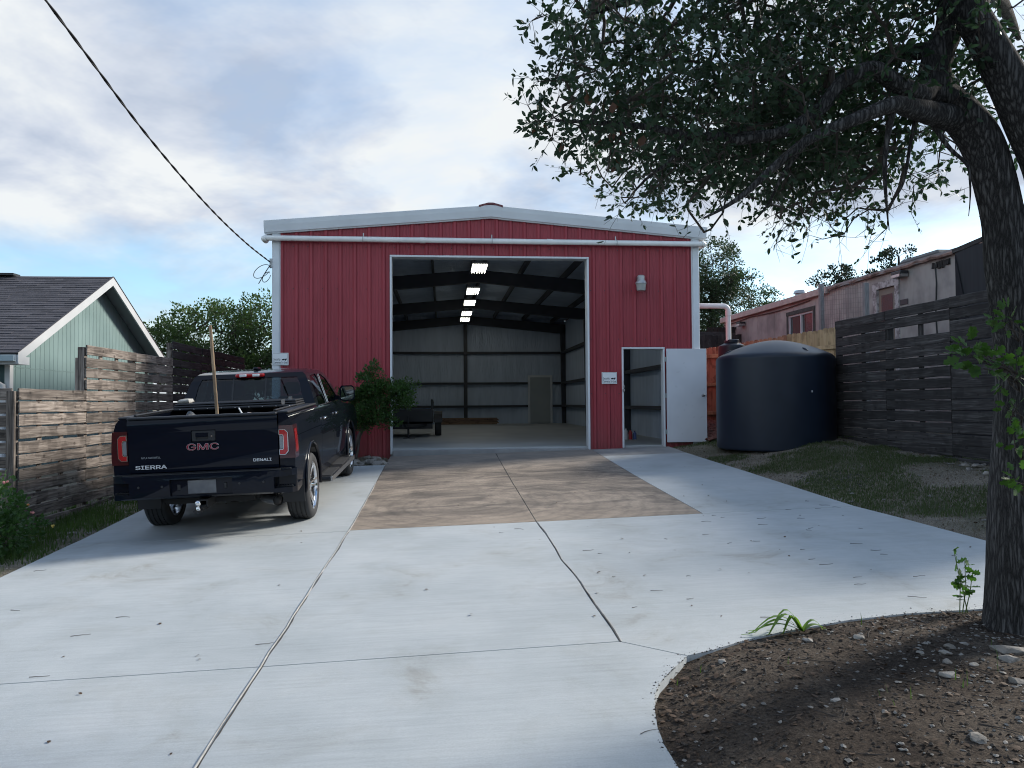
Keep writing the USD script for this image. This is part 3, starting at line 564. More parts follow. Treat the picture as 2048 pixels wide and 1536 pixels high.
# signs
def camera_icon(cx, cz, y, s):
    mb = MB()
    for pts in ([(-.05, .012), (.0, .022), (.0, -.012), (-.05, -.010)], [(.004, .016), (.05, .026), (.052, .004), (.03, -.004), (.026, -.024), (.012, -.024), (.014, -.006), (.004, -.006)]):
        mb.add(xf(CrossSection([ccw(pts)]).extrude(.002), [[s, 0, 0, cx], [0, 0, -1, y], [0, s, 0, cz]]))
    return mb
def sign(x0, x1, z0, z1, y, label):
    t = thing('security_sign', label, 'sign', group='white security camera signs on the red building'); cx = (x0 + x1) / 2
    part(t, 'sign_plate', rbox(x0, x1, y - .006, y, z0, z1, .002), WHITE_PLASTIC)
    b, w, yy = .014, .004, y - .0075
    mb = MB(); mb.box(x0 + b, x1 - b, yy, y - .0055, z1 - b - w, z1 - b); mb.box(x0 + b, x1 - b, yy, y - .0055, z0 + b, z0 + b + w); mb.box(x0 + b, x0 + b + w, yy, y - .0055, z0 + b + w, z1 - b - w); mb.box(x1 - b - w, x1 - b, yy, y - .0055, z0 + b + w, z1 - b - w)
    part(t, 'border_line', mb, BLACK_INK)
    mb = MB(); mb.add(text('Security', .046, (x0 + .100, y - .0055, z0 + .100), .002, False, .60)); mb.add(text('Cameras In Use', .046, (cx, y - .0055, z0 + .034), .002, False, .60))
    part(t, 'lettering', mb, BLACK_INK)
    part(t, 'camera_symbol', camera_icon(x1 - .085, z0 + .115, y - .0055, 1.0), BLACK_INK)
sign(-3.565, -3.225, 2.49, 2.75, BY0 - .05, 'white Security Cameras In Use sign on the left corner trim, above the truck roof')
sign(3.49, 3.83, 2.06, 2.32, BY0 - .045, 'white Security Cameras In Use sign on the red wall left of the small open door')
# pvc pipe along the gable
pp = thing('gable_pipe', 'long white pvc drain pipe running across the red gable above the doorway', 'pipe')
PY = BY0 - .135
part(pp, 'pipe', tube([(BX0 - .09, PY, 5.165), (BX1 + .03, PY, 5.155)], .058, 20), PVC, 40)
for s, x in ((-1, BX0 - .09), (1, BX1 + .03)):
    pts = [(x, PY, 5.16), (x + s * .03, PY + .002, 5.16), (x + s * .055, PY + .02, 5.16), (x + s * .065, PY + .06, 5.16), (x + s * .065, PY + .22, 5.16)]
    part(pp, 'pipe_elbow', tube(pts, .064, 20), PVC, 40)
for x in (-1.66, 1.09, 3.83): 
    mb = MB(); mb.tube([(x + .0, PY - .062 * math.sin(a), 5.16 + .062 * math.cos(a)) for a in np.linspace(0, math.pi, 9)], .006, 6); mb.box(x - .012, x + .012, PY + .0, PY + .09, 5.215, 5.225); mb.box(x - .012, x + .012, BY0 - .045, BY0 - .035, 5.21, 5.32)
    part(pp, 'pipe_strap', mb, GALV)
for x in (-.40, 2.35): part(pp, 'coupling', tube([(x - .06, PY, 5.16), (x + .06, PY, 5.16)], .064, 20), PVC, 40)
# downpipe and pipe to the tank
tp = thing('tank_pipe', 'white pvc pipe bending from the building corner down into the small black tank', 'pipe')
PX, PYY = 6.77, 17.2
b = .12; arc = [(PX - b + b * math.sin(t), PYY, 3.92 - b + b * math.cos(t)) for t in np.linspace(0, math.pi / 2, 8)]
part(tp, 'pipe', tube([(BX1 + .03, PYY, 3.92)] + arc + [(PX, PYY, 3.1)], .062, 18), PVC, 35)
part(tp, 'downpipe', tube([(BX1 + .075, PYY, 5.25), (BX1 + .075, PYY, 4.05), (BX1 + .075, PYY, 3.3)], .05, 16), PVC, 35)
part(tp, 'coupling', tube([(BX1 + .02, PYY, 3.92), (BX1 + .17, PYY, 3.92)], .074, 18), PVC, 35)
part(tp, 'coupling', tube([(PX, PYY, 3.70), (PX, PYY, 3.80)], .072, 18), PVC, 35)
part(tp, 'overflow_funnel', xf(revolve([(0, 0), (.05, 0), (.10, .14), (.09, .14), (.04, .02), (0, .02)], 20), [[1, 0, 0, BX1 + .14], [0, 1, 0, PYY - .1], [0, 0, 1, 4.18]]), PVC, 30)
# tanks
tk = thing('water_tank', 'big round black plastic water tank with a domed top', 'tank', loc=(6.65, 14.5, .72))
R = 1.135
prof = [(0, 0), (R - .03, 0), (R, .04), (R + .005, .9), (R, 1.76), (R - .012, 1.80), (R - .04, 1.83)] + [((R - .05) * q, 1.845 + .315 * (1 - q ** 1.75)) for q in np.linspace(.99, .0, 15)]
prof[-1] = (0, prof[-1][1])
part(tk, 'tank_body', revolve(prof, 96), BLACK_PLASTIC, 50)
for a in (-95, 12, 100, 160, 225):
    t = np.linspace(.93, .78, 5); r0 = (R - .05)
    pts = [((r0 * q) * math.sin(math.radians(a)), -(r0 * q) * math.cos(math.radians(a)), 1.84 + .315 * (1 - q ** 1.75)) for q in t]
    part(tk, 'lifting_rib', tube(pts, [.010, .022, .028, .026, .010], 8), BLACK_PLASTIC, True)
part(tk, 'tank_lid', xf(revolve([(0, 0), (.22, 0), (.22, .05), (.20, .07), (0, .08)], 36), [[1, 0, 0, .15], [0, 1, 0, .45], [0, 0, 1, 2.075]]), BLACK_PLASTIC, 40)
part(tk, 'sticker', rbox(.20, .214, -R + .012, -R + .03, 1.10, 1.14, .001), WHITE_PLASTIC)
st = thing('small_tank', 'small black barrel tank half hidden behind the big tank, fed by the white pipe', 'tank', loc=(6.87, 17.25, .9))
part(st, 'tank_body', revolve([(0, 0), (.30, 0), (.31, .03), (.315, 2.02), (.30, 2.08), (.16, 2.15), (0, 2.15)], 48), BLACK_PLASTIC, 40)
part(st, 'tank_lid', xf(revolve([(0, 0), (.17, 0), (.17, .06), (.15, .075), (0, .08)], 36), [[1, 0, 0, 0], [0, 1, 0, 0], [0, 0, 1, 2.152]]), BLACK_PLASTIC, 40)
# overhead service cable
cb = thing('service_cable', 'black twisted overhead power cable running up from the building corner', 'cable')
P0, P1 = np.array([-3.62, 16.22, 4.68]), np.array([-3.60, -6.0, 8.2])
ts = np.linspace(0, 1, 140)
def cable_z(y): return np.interp(y, [-20, -6, 0, 4, 7.22, 8.62, 10.13, 12.57, 15.28, 16.22], [9.6, 7.35, 6.35, 5.80, 5.43, 5.14, 4.92, 4.71, 4.65, 4.70])
ys = np.linspace(16.22, -9, 260); zc = cable_z(ys); zc = np.convolve(np.pad(zc, 12, 'edge'), np.ones(25) / 25, 'valid')
for k in range(2):
    ph = ys * 9 + k * math.pi
    part(cb, 'strand', tube(np.column_stack([-3.62 + .007 * np.cos(ph), ys, zc + .007 * np.sin(ph)]), .0095, 6), WIRE, True)
mb = MB(); rr = np.random.default_rng(5)
for k, (w, h) in enumerate(((.32, .30), (.22, .42), (.14, .22))):
    t = np.linspace(0, 2 * math.pi * .92, 26)
    mb.add(tube(np.column_stack([-3.60 - w * .5 * (1 - np.cos(t)) , 16.20 - .12 * np.sin(t * .5), 4.58 - .06 * k - .12 + h * .5 * np.sin(t + .6 + k)]), .007, 6))
part(cb, 'drip_loop', mb, WIRE, True)
part(cb, 'clevis_bracket', bx(-3.62, -3.57, 16.19, 16.23, 4.55, 4.75), GALV)
# lit high-bay lamps in the shop
LAMP_ON = mat('lit_tube', {'e': ('emission', dict(color=(1.0, .98, .86), strength=2.2))}, surface='e.emission')
WHERE = ['nearest the doorway', 'second from the doorway', 'middle one of the row', 'second from the back', 'farthest back']
for k, y in enumerate((19.75, 23.8, 26.65, 29.8, 31.95)):
    t = thing('bay_lamp', f'lit shop ceiling lamp with six white tubes, {WHERE[k]}', 'lamp', group='lit lamps along the shop ridge', loc=(.99, y, 5.2))
    part(t, 'lamp_housing', rbox(-.21, .21, -.62, .62, .03, .09, .01), GALV)
    for j in range(6): part(t, 'lamp_tube', tube([(-.172 + j * .069, -.57, .005), (-.172 + j * .069, .57, .005)], .015, 8), LAMP_ON, True)
    mb = MB(); mb.tube([(-.1, -.5, .09), (-.1, -.5, .50)], .004, 4); mb.tube([(.1, .5, .09), (.1, .5, .50)], .004, 4); part(t, 'hanger', mb, STEEL)
# ================================================================== pickup truck (local: x right, y forward, z up, rear axle at y = 0)
TX, TY = -2.62, 9.90
tr = thing('pickup_truck', 'black crew cab pickup parked on the concrete beside the wooden fence, tailgate facing out', 'truck', loc=(TX, TY, float(gz(TX, TY)) - .01))
_tx = UsdGeom.Xformable(stage.GetPrimAtPath(tr))
_pitch = math.degrees(math.atan((float(gz(TX, TY + 3.7)) - float(gz(TX, TY))) / 3.7)); _tx.AddRotateXYZOp().Set(Gf.Vec3f(_pitch, -1.9, -.5)); _tx.AddScaleOp().Set(Gf.Vec3f(.985, 1.025, 1.025))
AX = 3.645; RW = .408
def section(off=0.0):
    hw = [(.36, .88), (.44, .955), (.56, .992), (.78, 1.005), (1.02, 1.008), (1.14, 1.0), (1.26, .985), (1.33, .962), (1.365, .935), (1.388, .90)]
    r = [(w - off, z) for z, w in hw] + [(-(w - off), z) for z, w in hw[::-1]]
    return r
low_side = [(-1.04, .60), (-1.08, .75), (-1.09, 1.385), (.72, 1.385), (.76, 1.35), (2.95, 1.30), (3.1, 1.285), (4.2, 1.20), (4.48, 1.12), (4.60, .95), (4.62, .55), (4.5, .40), (3.2, .42), (.55, .44), (.3, .52)]
lower = extrude_x(low_side, -1.2, 1.2) ^ extrude_y(section(), -1.3, 5)
for y in (0.0, AX):
    arch = [(y + .49 * math.cos(a), .45 + .49 * math.sin(a)) for a in np.linspace(0, math.pi, 22)]
    arch = [(y + .50, .2), (y + .50, .45)] + [(py * 1.0, pz) for py, pz in arch][1:-1] + [(y - .50, .45), (y - .50, .2)]
    for a, b in ((.62, 1.2), (-1.2, -.62)): lower = lower - extrude_x(arch, a, b)
lower = lower - mbox(-.80, .80, -1.2, .68, .86, 1.6)            # bed
lower = lower - mbox(-.86, .86, .84, 2.85, .62, 1.6)            # cabin floor
lower = lower - mbox(-.835, .835, -1.3, -1.02, .72, 1.6)        # tailgate opening
seam = lambda y, z0, z1: (mbox(.985, 1.1, y - .004, y + .004, z0, z1) + mbox(-1.1, -.985, y - .004, y + .004, z0, z1))
for y, z0, z1 in ((.765, .55, 1.34), (1.86, .46, 1.32), (2.98, .46, 1.30)): lower = lower - seam(y, z0, z1)
lower = lower - (mbox(.985, 1.1, .77, 2.98, .505, .512) + mbox(-1.1, -.985, .77, 2.98, .505, .512))
part(tr, 'body', lower, PAINT, 28)
# bed floor liner (dark)
part(tr, 'bed_liner', bx(-.798, .798, -1.0, .66, .862, .87), BLACK_TRIM)
mb = MB(); mb.add(rbox(-.95, -.80, -1.06, .70, 1.378, 1.405, .012)); part(tr, 'bed_rail', mb, BLACK_TRIM)
mb = MB(); mb.add(rbox(.80, .95, -1.06, .70, 1.378, 1.405, .012)); part(tr, 'bed_rail', mb, BLACK_TRIM)
# cab
def offset_poly(p, d):
    g = Polygon(p).buffer(-d, join_style=2); return np.array(g.exterior.coords)[:-1]
cab_side = [(.77, 1.25), (.77, 1.33), (.93, 1.74), (.99, 1.825), (1.10, 1.855), (1.6, 1.885), (2.1, 1.875), (2.36, 1.835), (2.52, 1.77), (3.18, 1.28), (3.18, 1.25)]
cab_sec = [(.955, 1.25), (.945, 1.32), (.90, 1.46), (.815, 1.70), (.77, 1.79), (.715, 1.84), (.60, 1.872), (.3, 1.89), (0, 1.895)]; cab_sec = cab_sec + [(-x, z) for x, z in cab_sec[::-1][1:]]
def cabsolid(d): return extrude_x(offset_poly(cab_side, d) if d else cab_side, -1.2, 1.2) ^ extrude_y(offset_poly(cab_sec, d) if d else cab_sec, 0, 4)
cab = cabsolid(0) - (cabsolid(.045) + mbox(-.86, .86, .84, 2.85, 1.0, 1.34))
def rot_win(poly_xz): return extrude_y(poly_xz, .6, 1.2)
rear_open = [(-.765, 1.365), (.765, 1.365), (.70, 1.67), (.655, 1.765), (-.655, 1.765), (-.70, 1.67)]
side_rear = [(1.00, 1.355), (1.10, 1.66), (1.16, 1.745), (1.24, 1.775), (1.70, 1.79), (1.745, 1.355)]
side_front = [(1.82, 1.355), (1.79, 1.79), (2.16, 1.775), (2.36, 1.72), (2.86, 1.355)]
wr, w1, w2 = rot_win(rear_open), extrude_x(side_rear, -1.2, 1.2), extrude_x(side_front, -1.2, 1.2)
ww = extrude_y([(-.80, 1.34), (.80, 1.34), (.68, 1.78), (-.68, 1.78)], 2.40, 3.4) ^ extrude_x([(2.42, 1.2), (3.4, 1.2), (3.4, 1.9), (2.56, 1.9), (2.42, 1.9)], -1, 1)
wind = cabsolid(.0) ^ ww
cab_shell = cab - wr - w1 - w2 - (ww - extrude_x([(2.2, 1.95), (2.2, 1.86), (2.56, 1.76), (2.40, 1.78)], -1, 1))
part(tr, 'cab', cab_shell, PAINT, 28)
gl = cabsolid(.010) - cabsolid(.016)
TINT = pane_mat('tinted_glass', (.42, .50, .54), (.95, .97, 1.0), .0)
CLEARGLASS = pane_mat('windscreen_glass', (.75, .80, .80))
half = lambda m, a, b: m ^ mbox(a, b, -2, 6, 0, 3)
rg = gl ^ rot_win(rear_open) ^ mbox(-1, 1, .5, 1.2, 0, 3)
for a, b in ((-1, -.235), (-.215, .215), (.235, 1)): part(tr, 'rear_window', half(rg, a, b), TINT)
part(tr, 'rear_window_bar', (cabsolid(.006) - cabsolid(.03)) ^ (mbox(-.237, -.213, .5, 1.2, 1.36, 1.77) + mbox(.213, .237, .5, 1.2, 1.36, 1.77) + (mbox(-.76, .76, .5, 1.2, 1.345, 1.375))), BLACK_TRIM)
for w in (w1, w2):
    part(tr, 'side_window', half(gl ^ w, .3, 1.2), TINT); part(tr, 'side_window', half(gl ^ w, -1.2, -.3), TINT)
part(tr, 'windscreen', gl ^ ww, CLEARGLASS)
for s in (-1, 1):
    part(tr, 'window_moulding', tube([(s * .938, .98, 1.348), (s * .938, 1.80, 1.348), (s * .938, 2.85, 1.345)], .008, 6), CHROME, True)
    mb = MB(); mb.tube([(s * .930, 1.735, 1.36), (s * .80, 1.70, 1.785)], .006, 5); mb.tube([(s * .930, 1.83, 1.36), (s * .80, 1.80, 1.785)], .006, 5)
    part(tr, 'pillar_moulding', mb, CHROME, True)
# seats
SEAT = simple('seat_cloth', (.03, .03, .032), .9)
for x in (-.42, .42):
    mb = MB(); mb.add(rbox(x - .25, x + .25, 1.75, 2.25, .80, 1.0, .06)); mb.add(rbox(x - .24, x + .24, 1.62, 1.78, .95, 1.48, .06)); mb.add(rbox(x - .13, x + .13, 1.62, 1.74, 1.50, 1.68, .05)); part(tr, 'front_seat', mb, SEAT, 40)
mb = MB(); mb.add(rbox(-.75, .75, .95, 1.4, .80, 1.0, .06)); mb.add(rbox(-.75, .75, .88, 1.02, .95, 1.36, .05))
for x in (-.48, .48): mb.add(rbox(x - .12, x + .12, .92, 1.02, 1.37, 1.50, .04))
part(tr, 'rear_seat', mb, SEAT, 40)
wheel_pts = [(-.42 + .18 * math.cos(a), 2.42 - .07 * math.sin(a), 1.33 + .17 * math.sin(a)) for a in np.linspace(0, 2 * math.pi, 25)]
part(tr, 'steering_wheel', tube(wheel_pts, .016, 8, False), BLACK_TRIM, True)
part(tr, 'dashboard', rbox(-.85, .85, 2.55, 2.86, 1.0, 1.31, .06), BLACK_TRIM, 40)
# tailgate
tg = extrude_x([(-1.035, .79), (-1.10, .79), (-1.112, .85), (-1.105, 1.04), (-1.098, 1.21), (-1.112, 1.27), (-1.118, 1.325), (-1.10, 1.37), (-1.06, 1.385), (-1.035, 1.385)], -.828, .828)
tg = tg - (mbox(-.135, .135, -1.2, -1.085, 1.105, 1.235))
tgp = part(tr, 'tailgate', tg, PAINT, 30)
part(tgp, 'tailgate_cap', rbox(-.826, .826, -1.128, -1.03, 1.372, 1.40, .012), BLACK_TRIM)
hb = rbox(-.132, .132, -1.106, -1.084, 1.108, 1.232, .012)
mh = m3.Manifold.hull_points(np.array(hb[0])) - mbox(-.085, .05, -1.2, -1.092, 1.132, 1.175)
hp = part(tgp, 'handle_bezel', mh, BLACK_TRIM)
part(hp, 'handle', rbox(-.088, .052, -1.112, -1.10, 1.16, 1.205, .005), PAINT)
part(hp, 'key_lock', revolve([(0, 0), (.010, 0), (.010, .004), (0, .004)], 16).transform(np.array([[1, 0, 0, .092], [0, 0, -1, -1.106], [0, 1, 0, 1.165]], float)), CHROME)
BADGE_RED = simple('badge_red', (.22, .012, .03), .3)
mb = MB(); mb.add(text('GMC', .068, (-.01, -1.105, 1.02), .008, True, 1.66)); part(tgp, 'chrome_lettering', mb, simple('badge_rim', (.66, .68, .70), .3, .4))
g = meshkit.text_mesh('GMC', .068, .004, False); v = np.array(g.vertices); v[:, 0] *= 1.66; v[:, 0] -= (v[:, 0].max() + v[:, 0].min()) / 2
mb = MB(); mb.add((v @ STAND.T + np.array([-.01, -1.1125, 1.02]), np.array(g.faces))); part(tgp, 'red_lettering', mb, BADGE_RED)
BADGE = simple('satin_badge', (.62, .64, .67), .35, .35)
part(tgp, 'chrome_lettering', text('SIERRA', .040, (-.585, -1.109, .832), .006, True, 1.75), BADGE)
part(tgp, 'chrome_lettering', text('DENALI', .029, (.645, -1.109, .868), .006, True, 1.4), BADGE)
DECAL = simple('grey_decal', (.25, .27, .29), .5)
part(tgp, 'dealer_decal', text('NYLE MAXWELL', .020, (-.585, -1.109, .945), .0015, False, 1.0), DECAL)
# tail lights wrapping the corners
LENS_DARK = mat('smoked_red_lens', {'p': ('principled_bsdf', dict(base_color=(.028, .002, .004), roughness=.08, coat_weight=1.0))})
LENS_RED = mat('red_lens', {'p': ('principled_bsdf', dict(base_color=(.32, .012, .014), roughness=.12, coat_weight=1.0))})
LENS_CLEAR = mat('clear_lens', {'p': ('principled_bsdf', dict(base_color=(.16, .175, .19), roughness=.1, coat_weight=1.0))})
fat = extrude_x(offset_poly(low_side, -.012), -1.2, 1.2) ^ extrude_y(section(-.010), -1.3, 5)
for s in (-1, 1):
    bxm = mbox(.838, 1.2, -1.3, -.86, .885, 1.25) if s > 0 else mbox(-1.2, -.838, -1.3, -.86, .885, 1.25)
    slant = extrude_x([(-1.3, .75), (-.90, .87), (-.87, 1.29), (-1.3, 1.29)], -1.2, 1.2)
    lp = part(tr, 'tail_light', fat ^ bxm ^ slant, LENS_DARK, 30)
    yb = -1.105
    def plate(pts, dy, th=.004): return extrude_y([(s * x, z) for x, z in pts], yb - dy - th, yb - dy + .006)
    C = [(.846, 1.200), (.905, 1.200), (.935, 1.168), (.935, 0.965), (.905, 0.932), (.846, 0.932), (.846, 0.980), (.880, 0.980), (.893, 0.998), (.893, 1.135), (.880, 1.152), (.846, 1.152)]
    part(lp, 'light_bar', plate(C, .004), LENS_RED)
    O = Polygon(C).buffer(.008); ring = np.array(O.exterior.coords)[:-1]; part(lp, 'chrome_outline', plate(ring, .0005), CHROME)
    part(lp, 'reversing_lens', plate([(.846, 0.992), (.874, 0.992), (.884, 1.008), (.884, 1.125), (.874, 1.140), (.846, 1.140)], .003), LENS_CLEAR)
    fat2 = extrude_x(offset_poly(low_side, -.013), -1.2, 1.2) ^ extrude_y(section(-.014), -1.3, 5)
    sb = (mbox(.97, 1.2, -1.06, -.925, .95, 1.205) if s > 0 else mbox(-1.2, -.97, -1.06, -.925, .95, 1.205))
    vcut = extrude_x([(-1.2, 1.21), (-.93, 1.21), (-.965, 1.07), (-.93, .945), (-1.2, .945)], -1.3, 1.3)
    part(lp, 'side_lens', fat2 ^ sb ^ vcut, LENS_RED, 30)
# third brake light
bl = part(tr, 'roof_brake_light', rbox(-.20, .20, .925, 1.03, 1.775, 1.828, .018), LENS_RED, label='red and clear brake light on the cab roof edge')
for s in (-1, 1): part(bl, 'clear_lens', rbox(s * .09 - .05, s * .09 + .05, .912, .95, 1.783, 1.820, .008), mat('cargo_lamp_lens%d' % (s + 1), {'p': ('principled_bsdf', dict(base_color=(.7, .72, .72), roughness=.15))}))
part(tr, 'roof_antenna', rbox(-.04, .04, 1.25, 1.45, 1.87, 1.915, .02), PAINT)
# bumper
bp = [(-.80, .54), (-1.0, .51), (-1.20, .515), (-1.245, .54), (-1.262, .60), (-1.262, .70), (-1.25, .755), (-1.22, .775), (-1.06, .775), (-1.06, .60), (-.80, .60)]
bump = extrude_x(bp, -1.02, 1.02)
plan = [(-1.02, -.78), (-1.02, -1.08), (-.98, -1.16), (-.86, -1.225), (-.5, -1.262), (.5, -1.262), (.86, -1.225), (.98, -1.16), (1.02, -1.08), (1.02, -.78)]
bump = bump ^ CrossSection([ccw(plan)]).extrude(2)
bump = bump - mbox(-.34, .34, -1.4, -1.22, .545, .725) 
for s in (-1, 1):
    a, b = sorted((s * .79, s * 1.1)); bump = bump - mbox(a, b, -1.4, -1.10, .575, .700)
bpath = part(tr, 'rear_bumper', bump, PAINT, 25)
part(bpath, 'step_pad', extrude_y([(-.98, .769), (.98, .769), (.96, .785), (-.96, .785)], -1.16, -1.12) + mbox(-.86, .86, -1.22, -1.12, .769, .783), BLACK_TRIM)
part(bpath, 'plate_recess', bx(-.345, .345, -1.215, -1.20, .54, .73), BLACK_TRIM)
for s in (-1, 1):
    a, b = sorted((s * .795, s * .985)); mb = MB(); mb.box(a, b, -1.14, -1.09, .578, .586)
    for k in range(6):
        x = a + .02 + k * .03; mb.box(x, x + .012, -1.145, -1.10, .586, .593)
    part(bpath, 'corner_step', mb, BLACK_TRIM)
    part(bpath, 'plate_lamp', rbox(s * .255 - .02, s * .255 + .02, -1.228, -1.21, .60, .67, .01), BLACK_TRIM)
for x in (-.68, -.42, .42, .68):
    part(bpath, 'parking_sensor', revolve([(0, 0), (.013, 0), (.013, .006), (0, .008)], 16).transform(np.array([[1, 0, 0, x], [0, 0, -1, -1.247 if abs(x) > .5 else -1.261], [0, 1, 0, .655]], float)), BLACK_TRIM)
part(tr, 'licence_plate', rbox(-.155, .155, -1.228, -1.222, .560, .705, .003), noisy('dim_plate', [(.35, (.07, .076, .088)), (.65, (.15, .155, .165))], scale=5, rough=.5), label='blank greyish licence plate set in the bumper recess')
# hitch
hp = part(tr, 'hitch_receiver', (mbox(-.05, .05, -1.22, -.7, .40, .49) - mbox(-.035, .035, -1.3, -.9, .415, .475)) + mbox(-.5, .5, -.95, -.88, .41, .47), UNDER)
part(hp, 'ball_mount', mbox(-.03, .03, -1.36, -1.0, .385, .43) + mbox(-.04, .04, -1.42, -1.33, .385, .405), UNDER)
part(hp, 'hitch_ball', revolve([(0, 0), (.026, 0), (.026, .02), (.018, .03), (.018, .045)] + [(.033 * math.cos(a), .073 + .033 * math.sin(a)) for a in np.linspace(-.9, math.pi / 2, 12)], 28).translate((0, -1.385, .406)), CHROME, 40)
part(tr, 'frame_rails', mbox(-.55, -.45, -.9, 4.2, .42, .56) + mbox(.45, .55, -.9, 4.2, .42, .56) + mbox(-.6, .6, -.35, -.2, .45, .55), UNDER)
part(tr, 'rear_axle', (cyl_x(-.8, .8, 0, .40, .055, 20) + Manifold.sphere(.16, 24).translate((0, 0, .40))), UNDER, 40)
part(tr, 'fuel_tank', rbox(-.42, .42, .9, 2.2, .36, .60, .05), UNDER)
part(tr, 'spare_wheel', revolve([(.18, -.1), (.33, -.12), (.36, 0), (.33, .12), (.18, .1)], 40).translate((0, -.55, .60)), UNDER, 40)
ex = [(.42, .9, .42), (.44, -.2, .43), (.50, -.66, .435), (.62, -.90, .43), (.80, -1.10, .425)]
ep = part(tr, 'exhaust_pipe', tube(ex, [.03, .03, .055, .062, .064], 20, False), STEEL_LIGHT, True)
part(ep, 'exhaust_bore', tube([(.66, -.95, .43), (.795, -1.095, .425)], .056, 20), UNDER, True)
# wheel arch lips, running boards, mirrors, handles
for s in (-1, 1):
    for y in (0.0, AX):
        pts = [(s * 1.0, y + .50, .30 if y else .36), (s * 1.003, y + .50, .45)] + [(s * 1.005, y + .50 * math.cos(a), .45 + .50 * math.sin(a)) for a in np.linspace(.25, math.pi - .25, 16)] + [(s * 1.003, y - .50, .45), (s * .995, y - .50, .40)]
        part(tr, 'wheel_arch_lip', tube(pts, .022, 8), PAINT, True)
        a, b = sorted((s * .62, s * .60)); part(tr, 'wheel_well', bx(a, b, y - .52, y + .52, .35, .98), UNDER)
    brd = rbox(min(s * .90, s * 1.13), max(s * .90, s * 1.13), .62, 3.02, .345, .41, .02)
    rp = part(tr, 'running_board', brd, BLACK_TRIM)
    part(rp, 'bright_edge', rbox(min(s * 1.115, s * 1.145), max(s * 1.115, s * 1.145), .63, 3.01, .35, .413, .004), STEEL_LIGHT)
    for y0, y1 in ((.75, 1.55), (1.85, 2.75)): part(rp, 'tread_pad', bx(min(s * .93, s * 1.08), max(s * .93, s * 1.10), y0, y1, .408, .416), RUBBER)
    for y in (.95, 1.9, 2.8): part(rp, 'board_bracket', bx(min(s * .6, s * .95), max(s * .6, s * .95), y - .03, y + .03, .36, .39), UNDER)
    for y in (1.02, 2.10):
        part(tr, 'door_handle', rbox(min(s * .99, s * 1.035), max(s * .99, s * 1.035), y - .11, y + .11, 1.165, 1.20, .012), CHROME, 40)
    mp = part(tr, 'mirror', m3.Manifold.hull_points(np.array([(s * x, y, z) for x, y, z in [(1.02, 2.42, 1.36), (1.02, 2.42, 1.54), (1.06, 2.42, 1.585), (1.22, 2.42, 1.585), (1.27, 2.42, 1.55), (1.27, 2.42, 1.39), (1.24, 2.42, 1.345), (1.10, 2.42, 1.335), (1.05, 2.56, 1.40), (1.05, 2.56, 1.54), (1.20, 2.55, 1.55), (1.22, 2.53, 1.38)]], float)) + mbox(min(s * .92, s * 1.06), max(s * .92, s * 1.06), 2.48, 2.56, 1.36, 1.43), PAINT, 30)
    part(mp, 'mirror_glass', extrude_y([(s * x, z) for x, z in [(1.045, 1.375), (1.05, 1.545), (1.075, 1.565), (1.215, 1.565), (1.25, 1.54), (1.25, 1.40), (1.225, 1.365), (1.11, 1.352)]], 2.412, 2.418), simple('mirror_silver_%s' % ('a' if s > 0 else 'b'), (.62, .66, .68), .03, 1.0))
    part(tr, 'fender_badge', rbox(min(s * 1.0, s * 1.012), max(s * 1.0, s * 1.012), 3.02, 3.18, .98, 1.01, .003), CHROME)
    part(tr, 'mud_guard', bx(min(s * .72, s * .99), max(s * .72, s * .99), -.545, -.53, .30, .62), BLACK_TRIM)
# wheels
tyre_prof = [(.292, -.128), (.300, -.140), (.335, -.146), (.372, -.140), (.397, -.122), (.404, -.105), (.4065, -.088), (.398, -.085), (.398, -.075), (.4075, -.072), (.408, -.036), (.399, -.033), (.399, -.021), (.408, -.018), (.408, .018), (.399, .021), (.399, .033), (.408, .036), (.4075, .072), (.398, .075), (.398, .085), (.4065, .088), (.404, .105), (.397, .122), (.372, .140), (.335, .146), (.300, .140), (.292, .128)]
tyre = revolve(tyre_prof, 72)
barrel = revolve([(.270, -.13), (.298, -.13), (.300, -.115), (.285, -.10), (.283, .10), (.300, .118), (.298, .134), (.283, .130), (.270, .10)], 64)
spokes = Manifold()
for k in range(6):
    for d in (-.13, .13):
        a = k * math.pi / 3
        p0 = np.array([.06 * math.cos(a + d * 1.6), .06 * math.sin(a + d * 1.6)]); p1 = np.array([.285 * math.cos(a + d), .285 * math.sin(a + d)])
        t = (p1 - p0) / np.linalg.norm(p1 - p0); nn = np.array([-t[1], t[0]]); w0, w1 = .022, .020
        pts = []
        for p, w, z in ((p0, w0, .075), (p1, w1, .112)):
            for sg in (-1, 1): pts += [(*(p + nn * w * sg), z - .05), (*(p + nn * w * sg), z - .008), (*(p + nn * w * sg * .55), z)]
        spokes = spokes + Manifold.hull_points(np.array(pts))
hub = revolve([(0, .02), (.078, .02), (.080, .07), (.06, .092), (0, .096)], 40)
disc = revolve([(0, -.02), (.18, -.02), (.18, .0), (0, .0)], 40)
for s in (-1, 1):
    for y in (0.0, AX):
        rm = [[0, 0, s, s * .865], [s, 0, 0, y], [0, 1, 0, RW]] if s > 0 else [[0, 0, -1, -.865], [-1, 0, 0, y], [0, 1, 0, RW]]
        wp = part(tr, 'wheel', xf(tyre, rm), RUBBER, 32)
        part(wp, 'rim', xf(barrel + spokes + hub, rm), CHROME, 30); part(wp, 'brake_disc', xf(disc, rm), GALV, 30)
